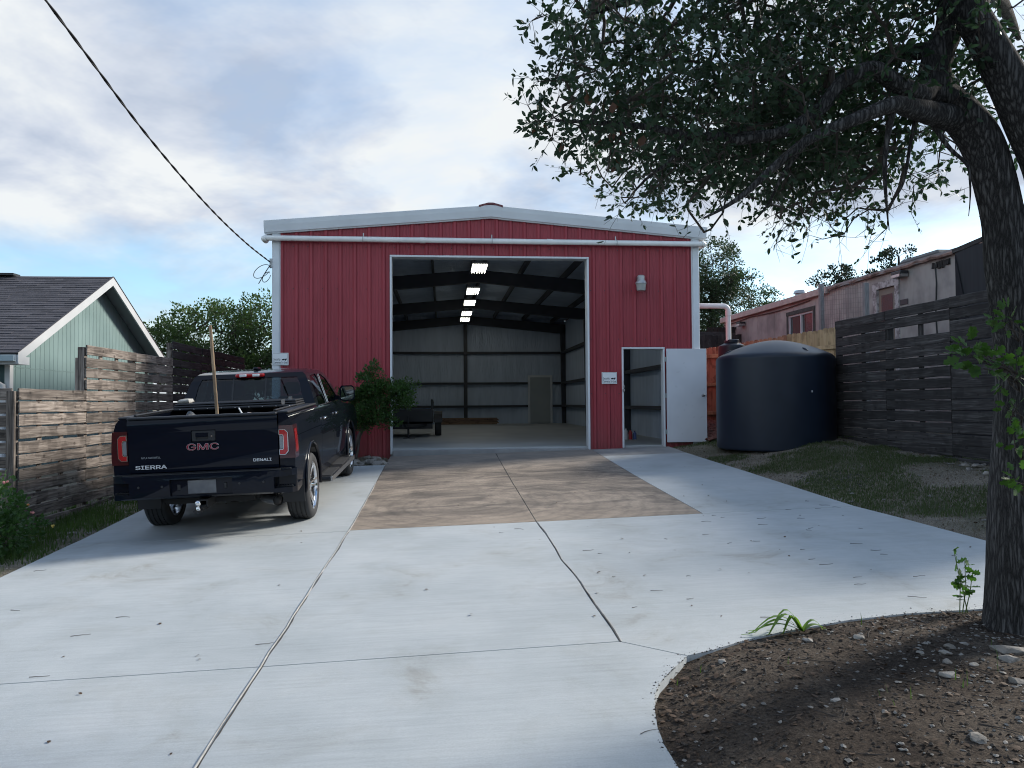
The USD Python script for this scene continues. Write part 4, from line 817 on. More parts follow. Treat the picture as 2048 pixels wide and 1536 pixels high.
# folded bed cover
fc = part(tr, 'folded_bed_cover', rbox(-.80, .80, .14, .70, 1.392, 1.425, .012), BLACK_TRIM)
part(fc, 'cover_panel', rbox(-.79, .79, .18, .70, 1.428, 1.452, .01), BLACK_TRIM); part(fc, 'cover_panel', rbox(-.78, .78, .20, .70, 1.455, 1.478, .01), BLACK_TRIM)
mb = MB()
for k in range(9): mb.add(rbox(-.70 + k * .175, -.685 + k * .175, .132, .145, 1.402, 1.414, .003)); 
mb.box(.60, .64, .15, .19, 1.425, 1.49); mb.box(.66, .70, .3, .36, 1.478, 1.515)
part(fc, 'clamp', mb, STEEL_LIGHT)
part(tr, 'cover_side_rail', rbox(-.80, -.765, -1.0, .14, 1.404, 1.425, .008), BLACK_TRIM); part(tr, 'cover_side_rail', rbox(.765, .80, -1.0, .14, 1.404, 1.425, .008), BLACK_TRIM)
# ---- loose load in the truck bed (things of their own), placed with the truck's own frame
def tw(p):
    p = np.asarray(p, float) * np.array([.985, 1.025, 1.025]); a = math.radians(-.5); ry = math.radians(-1.9); rx = math.radians(_pitch)
    R_ = rotz(a) @ roty(ry) @ rotx(rx); return p @ R_.T + np.array([TX, TY, float(gz(TX, TY)) - .01])
sh = thing('tool_handle', 'long wooden tool handle standing up out of the truck bed', 'tool handle')
hpnt = tw([[.055, -.72, .88], [.048, -.72, 1.25], [.030, -.715, 1.8], [.010, -.71, 2.39], [.009, -.71, 2.402]])
part(sh, 'handle', tube(hpnt, [.020, .020, .019, .0185, .012], 12), HANDLE, True)
part(sh, 'tool_head', (tw(np.array(rbox(-.02, .16, -.76, -.70, .873, .93, .01)[0])), rbox(-.02, .16, -.76, -.70, .873, .93, .01)[1]), STEEL)
TARP = noisy('dark_tarp', [(.3, (.018, .022, .028)), (.7, (.05, .058, .068))], scale=9, rough=.4, bump=.9, bscale=9, bdist=.05)
def heap(x0, x1, y0, y1, h, seed, n=26, base=.872):
    xs, ys = np.linspace(x0, x1, n), np.linspace(y0, y1, n); X, Y = np.meshgrid(xs, ys)
    u, w = (X - x0) / (x1 - x0), (Y - y0) / (y1 - y0)
    Z = base + h * (np.sin(np.pi * u) ** .45) * (np.sin(np.pi * w) ** .45) * (.62 + .7 * meshkit.fbm(np.stack([X * 6, Y * 6, np.full_like(X, seed)], -1), 3, seed))
    i = np.arange(n - 1)[:, None] * n + np.arange(n - 1)[None]; q = np.stack([i, i + 1, i + 1 + n, i + n], -1).reshape(-1, 4)
    return tw(np.stack([X, Y, Z], -1).reshape(-1, 3)), q
single('tarp_bundle', heap(-.72, .02, -.98, -.2, .47, 3), TARP, 'crumpled dark tarp bundle at the left of the truck bed', 'tarp', smooth=True)
CARD = noisy('scrap_cardboard', [(.3, (.30, .17, .10)), (.7, (.45, .30, .2))], scale=8, rough=.8)
RAGS = noisy('mixed_rags', [(.30, (.10, .14, .22)), (.45, (.36, .38, .42)), (.55, (.55, .36, .28)), (.7, (.62, .60, .58))], scale=18, rough=.8, distortion=1.0)
single('rag_heap', heap(.20, .62, -.98, -.45, .50, 8), RAGS, 'heap of pale rags and plastic scraps beside the tool handle', 'rags', smooth=True)
single('cardboard_scrap', heap(.10, .34, -1.0, -.7, .475, 12, 10), CARD, 'torn brown cardboard scrap at the foot of the tool handle', 'cardboard')
v, f = rbox(.365, .38, -.9, -.88, 1.34, 1.46, .005); v = v - v.mean(0); v = v @ roty(-.5).T + np.array([.37, -.88, 1.40])
single('white_tube', (tw(v), f), WHITE_PLASTIC, 'short white plastic tube sticking out of the rag heap', 'tube')
v, f = rbox(-.78, -.62, .3, .5, 1.478, 1.53, .02); single('work_glove', (tw(v + np.random.default_rng(2).normal(0, .008, v.shape)), f), noisy('glove_cloth', [(.3, (.3, .29, .27)), (.7, (.5, .49, .46))], scale=30, rough=.9), 'crumpled pale work glove lying on the folded bed cover', 'glove', smooth=True)
# ================================================================== fences, houses
rng = np.random.default_rng(11)
def board(p0, p1, h, t, seed, n=7, thick_dir=None, sag=.006):
    """a sawn board from p0 to p1 (centre line), height h (z), thickness t; slightly warped."""
    r = np.random.default_rng(seed); p0, p1 = np.array(p0, float), np.array(p1, float); d = (p1 - p0) / np.linalg.norm(p1 - p0)
    nrm = np.array([-d[1], d[0], 0.0]); nrm /= np.linalg.norm(nrm); up = np.cross(nrm, d) * -1; up = up if up[2] > 0 else -up
    V = []; w = np.cumsum(r.normal(0, sag * .4, n)); w -= np.linspace(w[0], w[-1], n); c = np.cumsum(r.normal(0, sag * .5, n)); c -= np.linspace(c[0], c[-1], n); e = .006
    for i, s in enumerate(np.linspace(0, 1, n)):
        q = p0 + (p1 - p0) * s + up * w[i] + nrm * c[i]; hh = h / 2 + r.normal(0, .0015)
        for a, b in ((-1, -1), (-1, 1), (1, 1), (1, -1)):
            V += [q + up * hh * b + nrm * (t / 2 - e) * a, q + up * (hh - e) * b + nrm * t / 2 * a]
    V = np.array(V).reshape(n, 8, 3)
    ang = np.argsort([math.atan2(float((V[0, k] - p0) @ up), float((V[0, k] - p0) @ nrm)) for k in range(8)]); V = V[:, ang]
    V = V.reshape(-1, 3); i, j = np.meshgrid(np.arange(n - 1), np.arange(8), indexing='ij')
    q = np.stack([i * 8 + j, (i + 1) * 8 + j, (i + 1) * 8 + (j + 1) % 8, i * 8 + (j + 1) % 8], -1).reshape(-1, 4)
    f = np.vstack([q[:, [0, 1, 2]], q[:, [0, 2, 3]], [[0, a, a + 1] for a in range(1, 7)], [[(n - 1) * 8, (n - 1) * 8 + a + 1, (n - 1) * 8 + a] for a in range(1, 7)]])
    m = trimesh.Trimesh(V, f, process=False); m.fix_normals(); return m
_bs = [100]
def board_panel(path, a, b, z0, rows, pitch, bh, mY, face, skip=(), top_extra=0):
    """rows of horizontal boards between plan points a and b; face = sideways offset of the boards from the post line."""
    for k in range(rows):
        if k in skip: continue
        _bs[0] += 1; z = z0 + bh / 2 + k * pitch
        r = np.random.default_rng(_bs[0]); dz0, dz1 = r.normal(0, .006, 2); fo = r.normal(0, .004)
        part(path, 'board', board((a[0] + face[0] + fo, a[1] + face[1], z + dz0), (b[0] + face[0] + fo, b[1] + face[1], z + dz1), bh + r.normal(0, .003), .022, _bs[0]), mY)
def post(path, x, y, z0, z1, m, w=.09, lab=None): part(path, 'post', rbox(x - w / 2, x + w / 2, y - w / 2, y + w / 2, z0, z1, .006), m, label=lab)
# left fence: stepped runs of 1.83 m panels along x = -5.4
lf = thing('board_fence', 'weathered brown fence of horizontal boards stepping up beside the truck', 'fence')
LP = .173
ys = [10.14, 11.96, 13.82, 15.65, 17.50, 19.33, 21.15]
tops = [11, 15, 15, 17, 17, 17]
for i in range(6):
    board_panel(lf, (-5.4, ys[i] + .004), (-5.4, ys[i + 1] - .004), .0 + .02, tops[i], LP, .150, WOOD_Y if i < 3 else DARKWOOD_Y, (0, 0))
for i, y in enumerate(ys):
    z1 = {0: 1.86, 1: 2.56, 2: 2.55, 3: 2.92}.get(i, 2.92)
    post(lf, -5.47, y + (.05 if i in (1, 3) else 0), -.3, z1, WOOD_Z if i < 4 else DARKWOOD_Z, .10)
    if i < 6:
        for t in (.30, .62): part(lf, 'nailing_batten', bx(-5.435, -5.415, ys[i] + 1.83 * t - .05, ys[i] + 1.83 * t + .05, .0, tops[i] * LP - .02), WOOD_Z if i < 3 else DARKWOOD_Z)
post(lf, -5.53, 12.06, 1.86, 2.40, WOOD_Z, .10)
lf2 = thing('board_fence', 'short grey fence panel of horizontal boards facing out at the far left edge', 'fence')
board_panel(lf2, (-7.6, 10.17), (-5.46, 10.14), .02, 11, LP, .143, WOOD_X, (0, -.03))
post(lf2, -7.5, 10.22, -.3, 1.84, WOOD_Z); post(lf2, -6.4, 10.24, -.3, 1.84, WOOD_Z)
# right fence, dark old boards along x = 7.75
rf = thing('board_fence', 'tall dark weathered fence of horizontal boards right of the black tank', 'fence')
ysr = [14.13, 12.46, 10.78, 9.1, 7.4]
for i in range(4):
    board_panel(rf, (7.75, ysr[i + 1] + .004), (7.75, ysr[i] - .004), .80, 14, .1745, .160, DARKWOOD_Y, (0, 0), skip=(11,) if i == 1 else ())
    for t in (.45,): part(rf, 'nailing_batten', bx(7.772, 7.80, ysr[i + 1] + 1.7 * t - .05, ysr[i + 1] + 1.7 * t + .05, .80, 3.2), DARKWOOD_Z)
for y in ysr: post(rf, 7.815, y, .3, 3.22, DARKWOOD_Z, .10)
mb = MB(); mb.add(board((7.70, 9.2, .72), (7.70, 10.9, .735), .12, .03, 77)); part(rf, 'kick_board', mb, DARKWOOD_Y)
# new picket fence behind the tank
pf = thing('picket_fence', 'new upright picket fence, orange turning to yellow pine, behind the big tank', 'fence')
A, B = np.array([7.0, 19.5]), np.array([8.72, 15.75]); n = 29; d = (B - A) / np.linalg.norm(B - A); nr = np.array([-d[1], d[0]])
for k in range(n):
    t0 = k / n; c = A + (B - A) * (t0 + .5 / n); w = np.linalg.norm(B - A) / n; r = np.random.default_rng(300 + k)
    top = 3.08 + (3.30 - 3.08) * t0 + r.normal(0, .008); z0 = 1.05 + r.normal(0, .01); hw = w / 2 - .002
    cs = np.array([(-hw, z0), (hw, z0), (hw, top - .03), (hw - .03, top), (-hw + .03, top), (-hw, top - .03)])
    m = CrossSection([ccw(cs)]).extrude(.018); cc = c + nr * r.normal(0, .003)
    part(pf, 'picket', xf(m, [[d[0], 0, nr[0], cc[0]], [d[1], 0, nr[1], cc[1]], [0, 1, 0, 0]]), CEDAR if k < 19 else PINE)
for z in (1.35, 2.1, 2.85):
    a, b = A - nr * .04 , B - nr * .04; part(pf, 'rail', board((a[0], a[1], z), (b[0], b[1], z), .09, .04, int(900 + z * 10)), PINE)
# leftward return of the picket fence towards the building
for k in range(9):
    x = 5.85 + k * .135; part(pf, 'picket', rbox(x, x + .131, 19.55, 19.568, 1.0, 3.05 + .01 * (k % 3), .006), CEDAR)
# dark old fence and sheet beyond
of = thing('old_fence', 'dark brown upright board fence beyond the picket fence', 'fence')
for k in range(30): part(of, 'picket', rbox(5.8 + k * .145, 5.94 + k * .145, 23.9, 23.925, 1.2, 3.84 + .03 * math.sin(k * 1.7), .004), DARKWOOD_Z)
part(of, 'rail', bx(5.8, 10.1, 23.93, 23.98, 3.2, 3.3), DARKWOOD_X)
cs = thing('roof_sheet', 'tilted grey corrugated sheet leaning behind the white tank pipe', 'sheet')
xs = np.linspace(0, 1.1, 34); mbv = np.vstack([np.column_stack([xs, np.full(34, y), .012 * np.sin(xs * 60) + .0]) for y in (0, 1.6)]); i = np.arange(33)
Rm = rotz(-.2) @ rotx(-.75)
part(cs, 'corrugated_sheet', (np.vstack([mbv @ Rm.T + np.array([8.9, 24.5, 4.15]), (mbv + [0, 0, -.004]) @ Rm.T + np.array([8.9, 24.5, 4.15])]), np.vstack([np.stack([i, i + 1, 34 + i + 1, 34 + i], 1), np.stack([68 + i, 68 + 34 + i, 68 + 34 + i + 1, 68 + i + 1], 1)])), simple('weathered_sheet', (.05, .055, .06), .6))
part(cs, 'support_frame', bx(8.6, 10.2, 24.4, 24.5, 1.0, 4.0), DARKWOOD_X)

# ---------------------------------------------------------------- left house
TEAL = noisy('teal_siding', [(.3, (.160, .245, .240)), (.7, (.205, .300, .295))], scale=1.1, rough=.7, stops2=[(.3, (.88, .9, .92)), (.7, (1, 1, 1))], scale2=.7, mix2=.8, rand=.03)
SHINGLE = noisy('asphalt_shingle', [(.3, (.050, .047, .055)), (.7, (.095, .090, .102))], scale=45, rough=.9, rand=.22, bump=.4, bscale=120)
HTRIM = noisy('house_trim_white', [(.3, (.47, .49, .51)), (.7, (.56, .58, .59))], scale=2, rough=.6)
SOFFIT = simple('grey_soffit', (.22, .24, .26), .8)
HX, HY0, HY1, HYM = -8.92, 16.44, 24.16, 20.30
EZ, PZ = 2.94, 4.93
slope = (PZ - EZ) / (HYM - HY0)
hs = thing('gable_house', 'teal house with grey shingle roof and white gable trim behind the left fence', 'house')
def hz(y): return PZ - slope * abs(y - HYM)
bw = .195; y = HY0; k = 0
while y < HY1 - .01:
    y1 = min(y + bw - .012, HY1)
    for z0, z1f in ((-.3, lambda q: min(2.47, hz(q) - .02)), (2.49, lambda q: hz(q) - .02)):
        pts = [(y, z0), (y1, z0), (y1, z1f(y1))] + ([(HYM, z1f(HYM))] if y < HYM < y1 else []) + [(y, z1f(y))]
        if z1f(y) > z0 and z1f(y1) > z0: part(hs, 'siding_board', extrude_x(pts, HX - .02, HX), TEAL)
    y += bw; k += 1
part(hs, 'wall_backing', extrude_x([(HY0, -.3), (HY1, -.3), (HY1, hz(HY1) - .03), (HYM, PZ - .03), (HY0, hz(HY0) - .03)], HX - .12, HX - .022), simple('teal_groove', (.10, .17, .16), .8))
part(hs, 'belt_seam', bx(HX - .02, HX + .004, HY0, HY1, 2.472, 2.488), TEAL)
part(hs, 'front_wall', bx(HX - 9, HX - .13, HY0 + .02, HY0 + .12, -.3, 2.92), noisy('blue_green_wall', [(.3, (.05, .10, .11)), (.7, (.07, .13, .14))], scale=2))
part(hs, 'rear_wall', bx(HX - 9, HX - .13, HY1 - .12, HY1 - .02, -.3, 2.9), TEAL)
part(hs, 'corner_board', bx(HX - .09, HX + .012, HY0 - .028, HY0 + .10, -.3, 2.86), HTRIM)
part(hs, 'corner_board', bx(HX - .42, HX - .30, HY0 - .01, HY0 + .02, -.3, 2.5), HTRIM)
OV, EO = .42, .50      # gable and eave overhang
for s in (-1, 1):
    ye = HYM + s * (HYM - HY0 + EO); ze = PZ - slope * (HYM - HY0 + EO)
    lo = lambda dz: [(HYM, PZ + dz[0]), (ye, ze + dz[0]), (ye, ze + dz[1]), (HYM, PZ + dz[1])]
    part(hs, 'roof_deck', extrude_x(lo((.02, .06)), HX - 9, HX + OV), simple('roof_felt_%d' % (s + 1), (.04, .04, .045), .9))
    part(hs, 'gable_soffit', extrude_x(lo((-.012, .018)), HX + .002, HX + OV - .032), SOFFIT)
    part(hs, 'rake_board', extrude_x(lo((-.15, .07)), HX + OV - .03, HX + OV + .005), HTRIM)
    part(hs, 'fascia', bx(HX - 9, HX + OV - .035, min(ye, ye + s * .02), max(ye, ye + s * .02), ze - .14, ze + .02), HTRIM)
    part(hs, 'rake_drip_edge', extrude_x(lo((.071, .085)), HX + OV - .02, HX + OV + .02), SHINGLE)
ye = HY0 - EO; ze = hz(HYM) - slope * (HYM - HY0 + EO)
part(hs, 'eave_return', bx(HX - .02, HX + OV + .002, ye + .02, ye + .42, ze - .17, ze - .01), HTRIM)
part(hs, 'gutter', extrude_x([(ye - .12, ze + .0), (ye - .11, ze - .11), (ye - .01, ze - .11), (ye - .01, ze - .095), (ye - .095, ze - .095), (ye - .105, ze)], HX - 9, HX + OV - .03), simple('blue_grey_gutter', (.30, .38, .42), .4, 0.2))
part(hs, 'downspout', tube([(HX - .55, ye - .06, ze - .11), (HX - .55, ye - .06, ze - .22), (HX - .30, HY0 - .12, ze - .46), (HX - .10, HY0 - .07, ze - .58), (HX - .10, HY0 - .07, .0)], .05, 8), HTRIM, 40)
part(hs, 'ridge_vent', bx(HX - 9, HX - 1.95, HYM - .16, HYM + .16, PZ + .075, PZ + .13), BLACK_TRIM)
# shingles on the slope that faces the camera
_down = np.array([0, -1, -slope]) / math.hypot(1, slope); _nrm = np.array([0, -slope, 1]) / math.hypot(1, slope); _len = (HYM - HY0 + EO) * math.hypot(1, slope)
courses = int(_len / .145); cnt = 0; stuff = MB(); r = np.random.default_rng(21)
allsh = []
for c in range(courses + 1):
    x = HX + OV + .015 - 0; s1 = c * .145 + .15
    while x > HX - 3.2:
        w = r.uniform(.20, .46); x0 = max(x - w + .004, HX - 9)
        th = r.choice([.008, .014, .016]); s0 = s1 - .17
        P = []
        for sx in (x0, x):
            for ss, h in ((s0, .0), (min(s1 + r.normal(0, .002), _len + .03), 0.0)):
                for hh in (.004 if ss == s0 else .008, (.008 if ss == s0 else .010 + th)):
                    P.append(np.array([sx, HYM, PZ + .062]) + _down * ss + _nrm * hh)
        P = np.array(P); allsh.append((x, c, (P, np.array([[0, 1, 3, 2], [4, 6, 7, 5], [0, 4, 5, 1], [2, 3, 7, 6], [0, 2, 6, 4], [1, 5, 7, 3]])))); x -= w
allsh.sort(key=lambda a: -(a[0] + a[1] * .04))
for k, (x, c, m) in enumerate(allsh):
    if k < 300: part(hs, 'shingle', m, SHINGLE)
    else: stuff.add(m)
part(hs, 'shingle_field', stuff, SHINGLE, kind='stuff')

# ---------------------------------------------------------------- mobile home on the right
PINK = noisy('faded_pink_siding', [(.3, (.25, .232, .218)), (.5, (.345, .32, .30)), (.7, (.41, .385, .36))], scale=1.0, stretch=(1.6, 1.6, .5), rough=.7, stops2=[(.36, (.55, .55, .58)), (.55, (1, 1, 1))], scale2=2.2, mix2=.65, detail=8)
MTRIM = noisy('pale_brown_trim', [(.3, (.34, .25, .22)), (.7, (.50, .40, .37))], scale=3, rough=.6)
MX, MY0, MY1, MT = 9.85, 9.0, 25.4, 4.47
mh = thing('mobile_home', 'long faded pink mobile home standing behind the right fence', 'mobile home')
yb = [MY0, 10.6, 12.0, 13.42]; yb += list(np.arange(14.1, MY1, 1.22)); yb = [y for y in yb if y < MY1 - .3] + [MY1]
WIN = (19.05, 20.55, 3.05, 4.10); DOOR = (15.40, 16.20, 1.9, 4.22)
for a, b in zip(yb[:-1], yb[1:]):
    sh_ = sbox(a + .006, 1.2, b - .006, MT)
    sh_ = sh_.difference(sbox(WIN[0], WIN[2], WIN[1], WIN[3])).difference(sbox(DOOR[0], DOOR[2], DOOR[1], DOOR[3]))
    for g in getattr(sh_, 'geoms', [sh_]):
        m = trimesh.creation.extrude_polygon(g, .03, engine='earcut'); v = np.array(m.vertices); part(mh, 'siding_panel', (np.column_stack([MX + v[:, 2], v[:, 0], v[:, 1]]), np.array(m.faces)), PINK)
part(mh, 'wall_backing', bx(MX + .20, MX + .24, MY0, MY1, 1.2, MT - .02), simple('dark_interior', (.05, .045, .045), .9))
part(mh, 'skirting', bx(MX + .02, MX + .05, MY0, MY1, .7, 1.195), MTRIM)
part(mh, 'end_wall', bx(MX + .05, MX + 4.2, MY1 - .04, MY1, .7, MT), PINK); part(mh, 'end_wall', bx(MX + .05, MX + 4.2, MY0, MY0 + .04, .7, MT), PINK)
part(mh, 'roof', extrude_y([(MX - .09, MT + .005), (MX + 4.3, MT + .005), (MX + 4.3, MT + .08), (MX + 2.1, MT + .30), (MX - .09, MT + .09)], MY0 - .1, MY1 + .1), noisy('mobile_roof', [(.3, (.16, .15, .15)), (.7, (.28, .27, .27))], scale=2))
RUSTY = noisy('worn_eave', [(.35, (.09, .055, .045)), (.6, (.30, .20, .17))], scale=5, rough=.8)
part(mh, 'eave_fascia', rbox(MX - .115, MX - .01, 18.2, MY1 + .12, MT - .07, MT + .10, .01), noisy('pink_fascia', [(.3, (.36, .29, .26)), (.7, (.47, .39, .36))], scale=4))
rr = np.random.default_rng(8); yy = np.linspace(MY0 - .1, 18.15, 40)
part(mh, 'eave_fascia', tube(np.column_stack([np.full(40, MX - .06) + rr.normal(0, .008, 40), yy, MT + .03 + rr.normal(0, .012, 40)]), .045, 6), RUSTY, label='ragged torn eave edge')
part(mh, 'eave_cable', tube(np.column_stack([np.full(24, MX - .03), np.linspace(19.2, MY1, 24), MT - .12 - .05 * np.abs(np.sin(np.linspace(0, 5, 24)))]), .014, 5), simple('brown_cable', (.07, .04, .035), .7), True)
for k in range(16):
    y = 14.1 - k * .05 + rr.normal(0, .02); v, f = rbox(MX - .02, MX - .003, y - .03, y + .03, MT - .16 - .05 * rr.random(), MT - .06, .004)
    if k < 9: part(mh, 'peeling_patch', (v + rr.normal(0, .008, v.shape), f), simple('dark_peel_%d' % k, (.03, .027, .026), .9))
part(mh, 'crack_cable', tube([(MX - .012, 14.1, MT - .1), (MX - .012, 14.07, 4.0), (MX - .012, 14.11, 3.4), (MX - .012, 14.05, 2.4)], .014, 5), BLACK_TRIM, True)
PANE = pane_mat('house_glass', (.5, .53, .55), (.95, .97, 1), .18)
y0, y1, z0, z1 = WIN
wp = part(mh, 'window', bx(MX + .05, MX + .056, y0 + .06, y1 - .06, z0 + .04, z1 - .05), PANE)
mb = MB()
for a, b, c, d in ((y0 + .03, y0 + .08, z0, z1 - .03), (y1 - .08, y1 - .03, z0, z1 - .03), ((y0 + y1) / 2 - .03, (y0 + y1) / 2 + .03, z0, z1 - .03)): mb.box(MX + .0, MX + .048, a, b, c, d)
for c in (z0, z0 + .40, z1 - .075): mb.box(MX + .004, MX + .045, y0 + .03, y1 - .03, c, c + .045)
part(wp, 'window_frame', mb, HTRIM)
mb = MB(); mb.box(MX - .02, MX + .03, y0 - .07, y0 + .028, z0, z1 + .07); mb.box(MX - .02, MX + .03, y1 - .028, y1 + .06, z0, z1 + .07); mb.box(MX - .025, MX + .03, y0 - .08, y1 + .07, z1 - .025, z1 + .08)
part(wp, 'dark_surround', mb, noisy('green_black_wood', [(.3, (.02, .026, .024)), (.7, (.055, .06, .055))], scale=9))
part(wp, 'curtain', bx(MX + .09, MX + .10, y0 + .1, y0 + .62, z0, z1), HTRIM)
y0, y1, z0, z1 = DOOR
dp = part(mh, 'door', bx(MX + .035, MX + .08, y0 + .07, y1 - .07, z0, z1 - .06), noisy('tan_door', [(.3, (.20, .17, .14)), (.7, (.27, .23, .19))], scale=2))
part(dp, 'curtain', bx(MX + .0312, MX + .034, y0 + .19, y1 - .19, z0 + .9, z1 - .2), HTRIM)
part(dp, 'door_glass', bx(MX + .022, MX + .03, y0 + .19, y1 - .19, z0 + .9, z1 - .2), pane_mat('door_pane', (.6, .62, .62), (.9, .92, .95), .0))
mb = MB(); mb.box(MX - .02, MX + .05, y0 - .09, y0 + .06, z0, z1 + .08); mb.box(MX - .02, MX + .05, y1 - .06, y1 + .09, z0, z1 + .08); mb.box(MX - .025, MX + .05, y0 - .10, y1 + .10, z1 - .05, z1 + .10)
part(dp, 'door_frame', mb, noisy('peeling_white', [(.40, (.20, .17, .17)), (.55, (.46, .43, .43))], scale=9))
for k, (y, z) in enumerate(((15.12, 4.36), (23.7, 4.20))):
    fp = part(mh, 'floodlight', rbox(MX - .20, MX - .02, y - .17, y + .17, z - .02, z + .05, .01), BLACK_TRIM)
    mb = MB()
    for j in range(6): mb.box(MX - .215, MX - .02, y - .15 + j * .055, y - .135 + j * .055, z - .075, z - .06)
    mb.box(MX - .21, MX - .2, y - .16, y + .16, z - .08, z - .02); mb.box(MX - .21, MX - .02, y - .16, y - .15, z - .08, z - .02); mb.box(MX - .21, MX - .02, y + .14, y + .15, z - .08, z - .02)
    part(fp, 'wire_guard', mb, STEEL_LIGHT)
part(mh, 'number_plaque', rbox(MX - .015, MX - .002, 15.0, 15.28, 3.70, 3.82, .03), simple('dark_plaque', (.03, .03, .035), .5))
part(mh, 'roof_vent', xf(revolve([(0, 0), (.20, 0), (.16, .16), (.14, .24), (.20, .25), (.16, .34), (0, .36)], 24), [[1, 0, 0, MX + .75], [0, 1, 0, 21.3], [0, 0, 1, MT + .12]]), GALV, 40)
part(mh, 'roof_vent', rbox(MX + .1, MX + .9, 14.2, 15.5, MT + .10, MT + .24, .06), simple('roof_patch', (.10, .10, .10), .8))
SHADE = noisy('black_shade_cloth', [(.3, (.022, .023, .027)), (.7, (.034, .035, .040))], scale=2, stretch=(6, 6, .4), rough=.95)
sc = thing('shade_screen', 'dark shade cloth hung beside the end of the pink wall, behind the tree trunk', 'screen')
part(sc, 'cloth', extrude_x([(13.38, 1.0), (13.38, 4.46), (9.0, 4.85), (9.0, 1.0)], MX - .10, MX - .085), SHADE)
part(sc, 'loose_flap', extrude_x([(13.36, 4.42), (13.05, 3.2), (12.7, 2.6), (13.36, 2.6)], MX - .125, MX - .115), simple('black_flap', (.008, .008, .012), .9))
part(sc, 'rail', board((MX - .09, 9.0, 4.87), (MX - .09, 13.45, 4.50), .09, .05, 444), DARKWOOD_Y)
# wire panel between two posts
wpn = thing('wire_panel', 'square wire mesh panel between two grey posts in front of the pink wall', 'wire fence')
for y, zt in ((17.42, 4.50), (15.50, 4.22)): part(wpn, 'post', rbox(9.15, 9.25, y - .05, y + .05, .8, zt, .006), noisy('grey_post_%d' % int(y), [(.3, (.16, .16, .165)), (.7, (.27, .27, .275))], scale=9, stretch=(6, 6, .6)))
mb = MB()
for k in range(20): mb.box(9.150, 9.154, 15.52 + k * .1, 15.524 + k * .1, 2.6, 4.46 - .012 * (19 - k))
for k in range(16): mb.add(tube([(9.152, 15.5, 2.65 + k * .105), (9.152, 17.4, 2.70 + k * .115)], .0025, 4))
part(wpn, 'wire_mesh', mb, simple('dull_wire', (.13, .12, .12), .6))
# ================================================================== vegetation
def unit(v): return v / (np.linalg.norm(v, axis=-1, keepdims=True) + 1e-9)
LEAF4 = np.array([[0, 0, 0], [-.30, .32, .03], [.30, .32, .03], [-.26, .70, .0], [.26, .70, .0], [0, 1, -.06]])
LEAF4_F = np.array([[0, 2, 1], [1, 2, 4], [1, 4, 3], [3, 4, 5]])
LEAF2 = np.array([[0, 0, 0], [-.28, .5, .06], [.28, .5, .06], [0, 1, -.05]]); LEAF2_F = np.array([[0, 2, 1], [1, 2, 3]])
LOBED = np.array([[0, 0, 0], [.10, .12, .01], [.34, .26, .04], [.20, .40, .0], [.42, .60, .05], [.20, .72, .0], [.22, .92, .03], [0, 1.05, -.04], [-.22, .92, .03], [-.20, .72, .0], [-.42, .60, .05], [-.20, .40, .0], [-.34, .26, .04], [-.10, .12, .01], [0, .5, -.03]])
LOBED_F = np.array([[14, i, (i + 1) % 14] for i in range(14)])
def leaves(pos, axis, length, rng, shape=(LEAF4, LEAF4_F), width=1.0, flat=0.0):
    """one mesh of leaves: pos (n,3) stalk points, axis (n,3) pointing along the leaf."""
    n = len(pos); a = unit(np.asarray(axis)); s = unit(np.cross(a, rng.normal(0, 1, (n, 3)) * (1 - flat) + np.array([0, 0, 1.0]) * flat)); u = np.cross(s, a)
    V = shape[0][None] * np.asarray(length)[:, None, None]; V = V[..., 0:1] * width * s[:, None] + V[..., 1:2] * a[:, None] + V[..., 2:3] * u[:, None] + pos[:, None]
    k = len(shape[0]); F = shape[1][None] + (np.arange(n) * k)[:, None, None]
    return V.reshape(-1, 3), F.reshape(-1, 3)
def in_blobs(blobs, n, rng, shell=.55):
    w = np.array([b[1][0] * b[1][1] * b[1][2] * (b[2] if len(b) > 2 else 1) for b in blobs]); idx = rng.choice(len(blobs), n, p=w / w.sum())
    c = np.array([b[0] for b in blobs])[idx]; r = np.array([b[1] for b in blobs])[idx]
    d = unit(rng.normal(0, 1, (n, 3))); return c + d * r * (rng.random((n, 1)) ** (1 / 3 * shell)), d
def grow(skeleton, targets, rng, wobble=.16, step=.22):
    """joins every target to the nearest branch node; returns nodes, parents, twig ends."""
    P = [np.array(p, float) for p in skeleton[0]]; par = list(skeleton[1])
    base = np.array(P); dist = np.array([np.min(np.linalg.norm(base - t, axis=1)) for t in targets]); ends = []
    buf = np.zeros((len(P) + len(targets) * 14, 3)); n = len(P); buf[:n] = base
    for k in np.argsort(dist):
        t = targets[k]; dd = np.linalg.norm(buf[:n] - t, axis=1); dd = dd + .35 * (np.arange(n) < 0); i = int(np.argmin(dd)); L_ = dd[i]
        m = int(min(12, max(1, math.ceil(L_ / step)))); p0 = buf[i].copy(); off = rng.normal(0, wobble * L_ * .5, 3) + np.array([0, 0, .12 * L_]); pi = i
        for j in range(1, m + 1):
            s = j / m; q = p0 + (t - p0) * s + off * 4 * s * (1 - s) * .5 + (rng.normal(0, .012, 3) if j < m else 0)
            buf[n] = q; par.append(pi); pi = n; n += 1
        ends.append(pi)
    return buf[:n].copy(), np.array(par), np.array(ends)
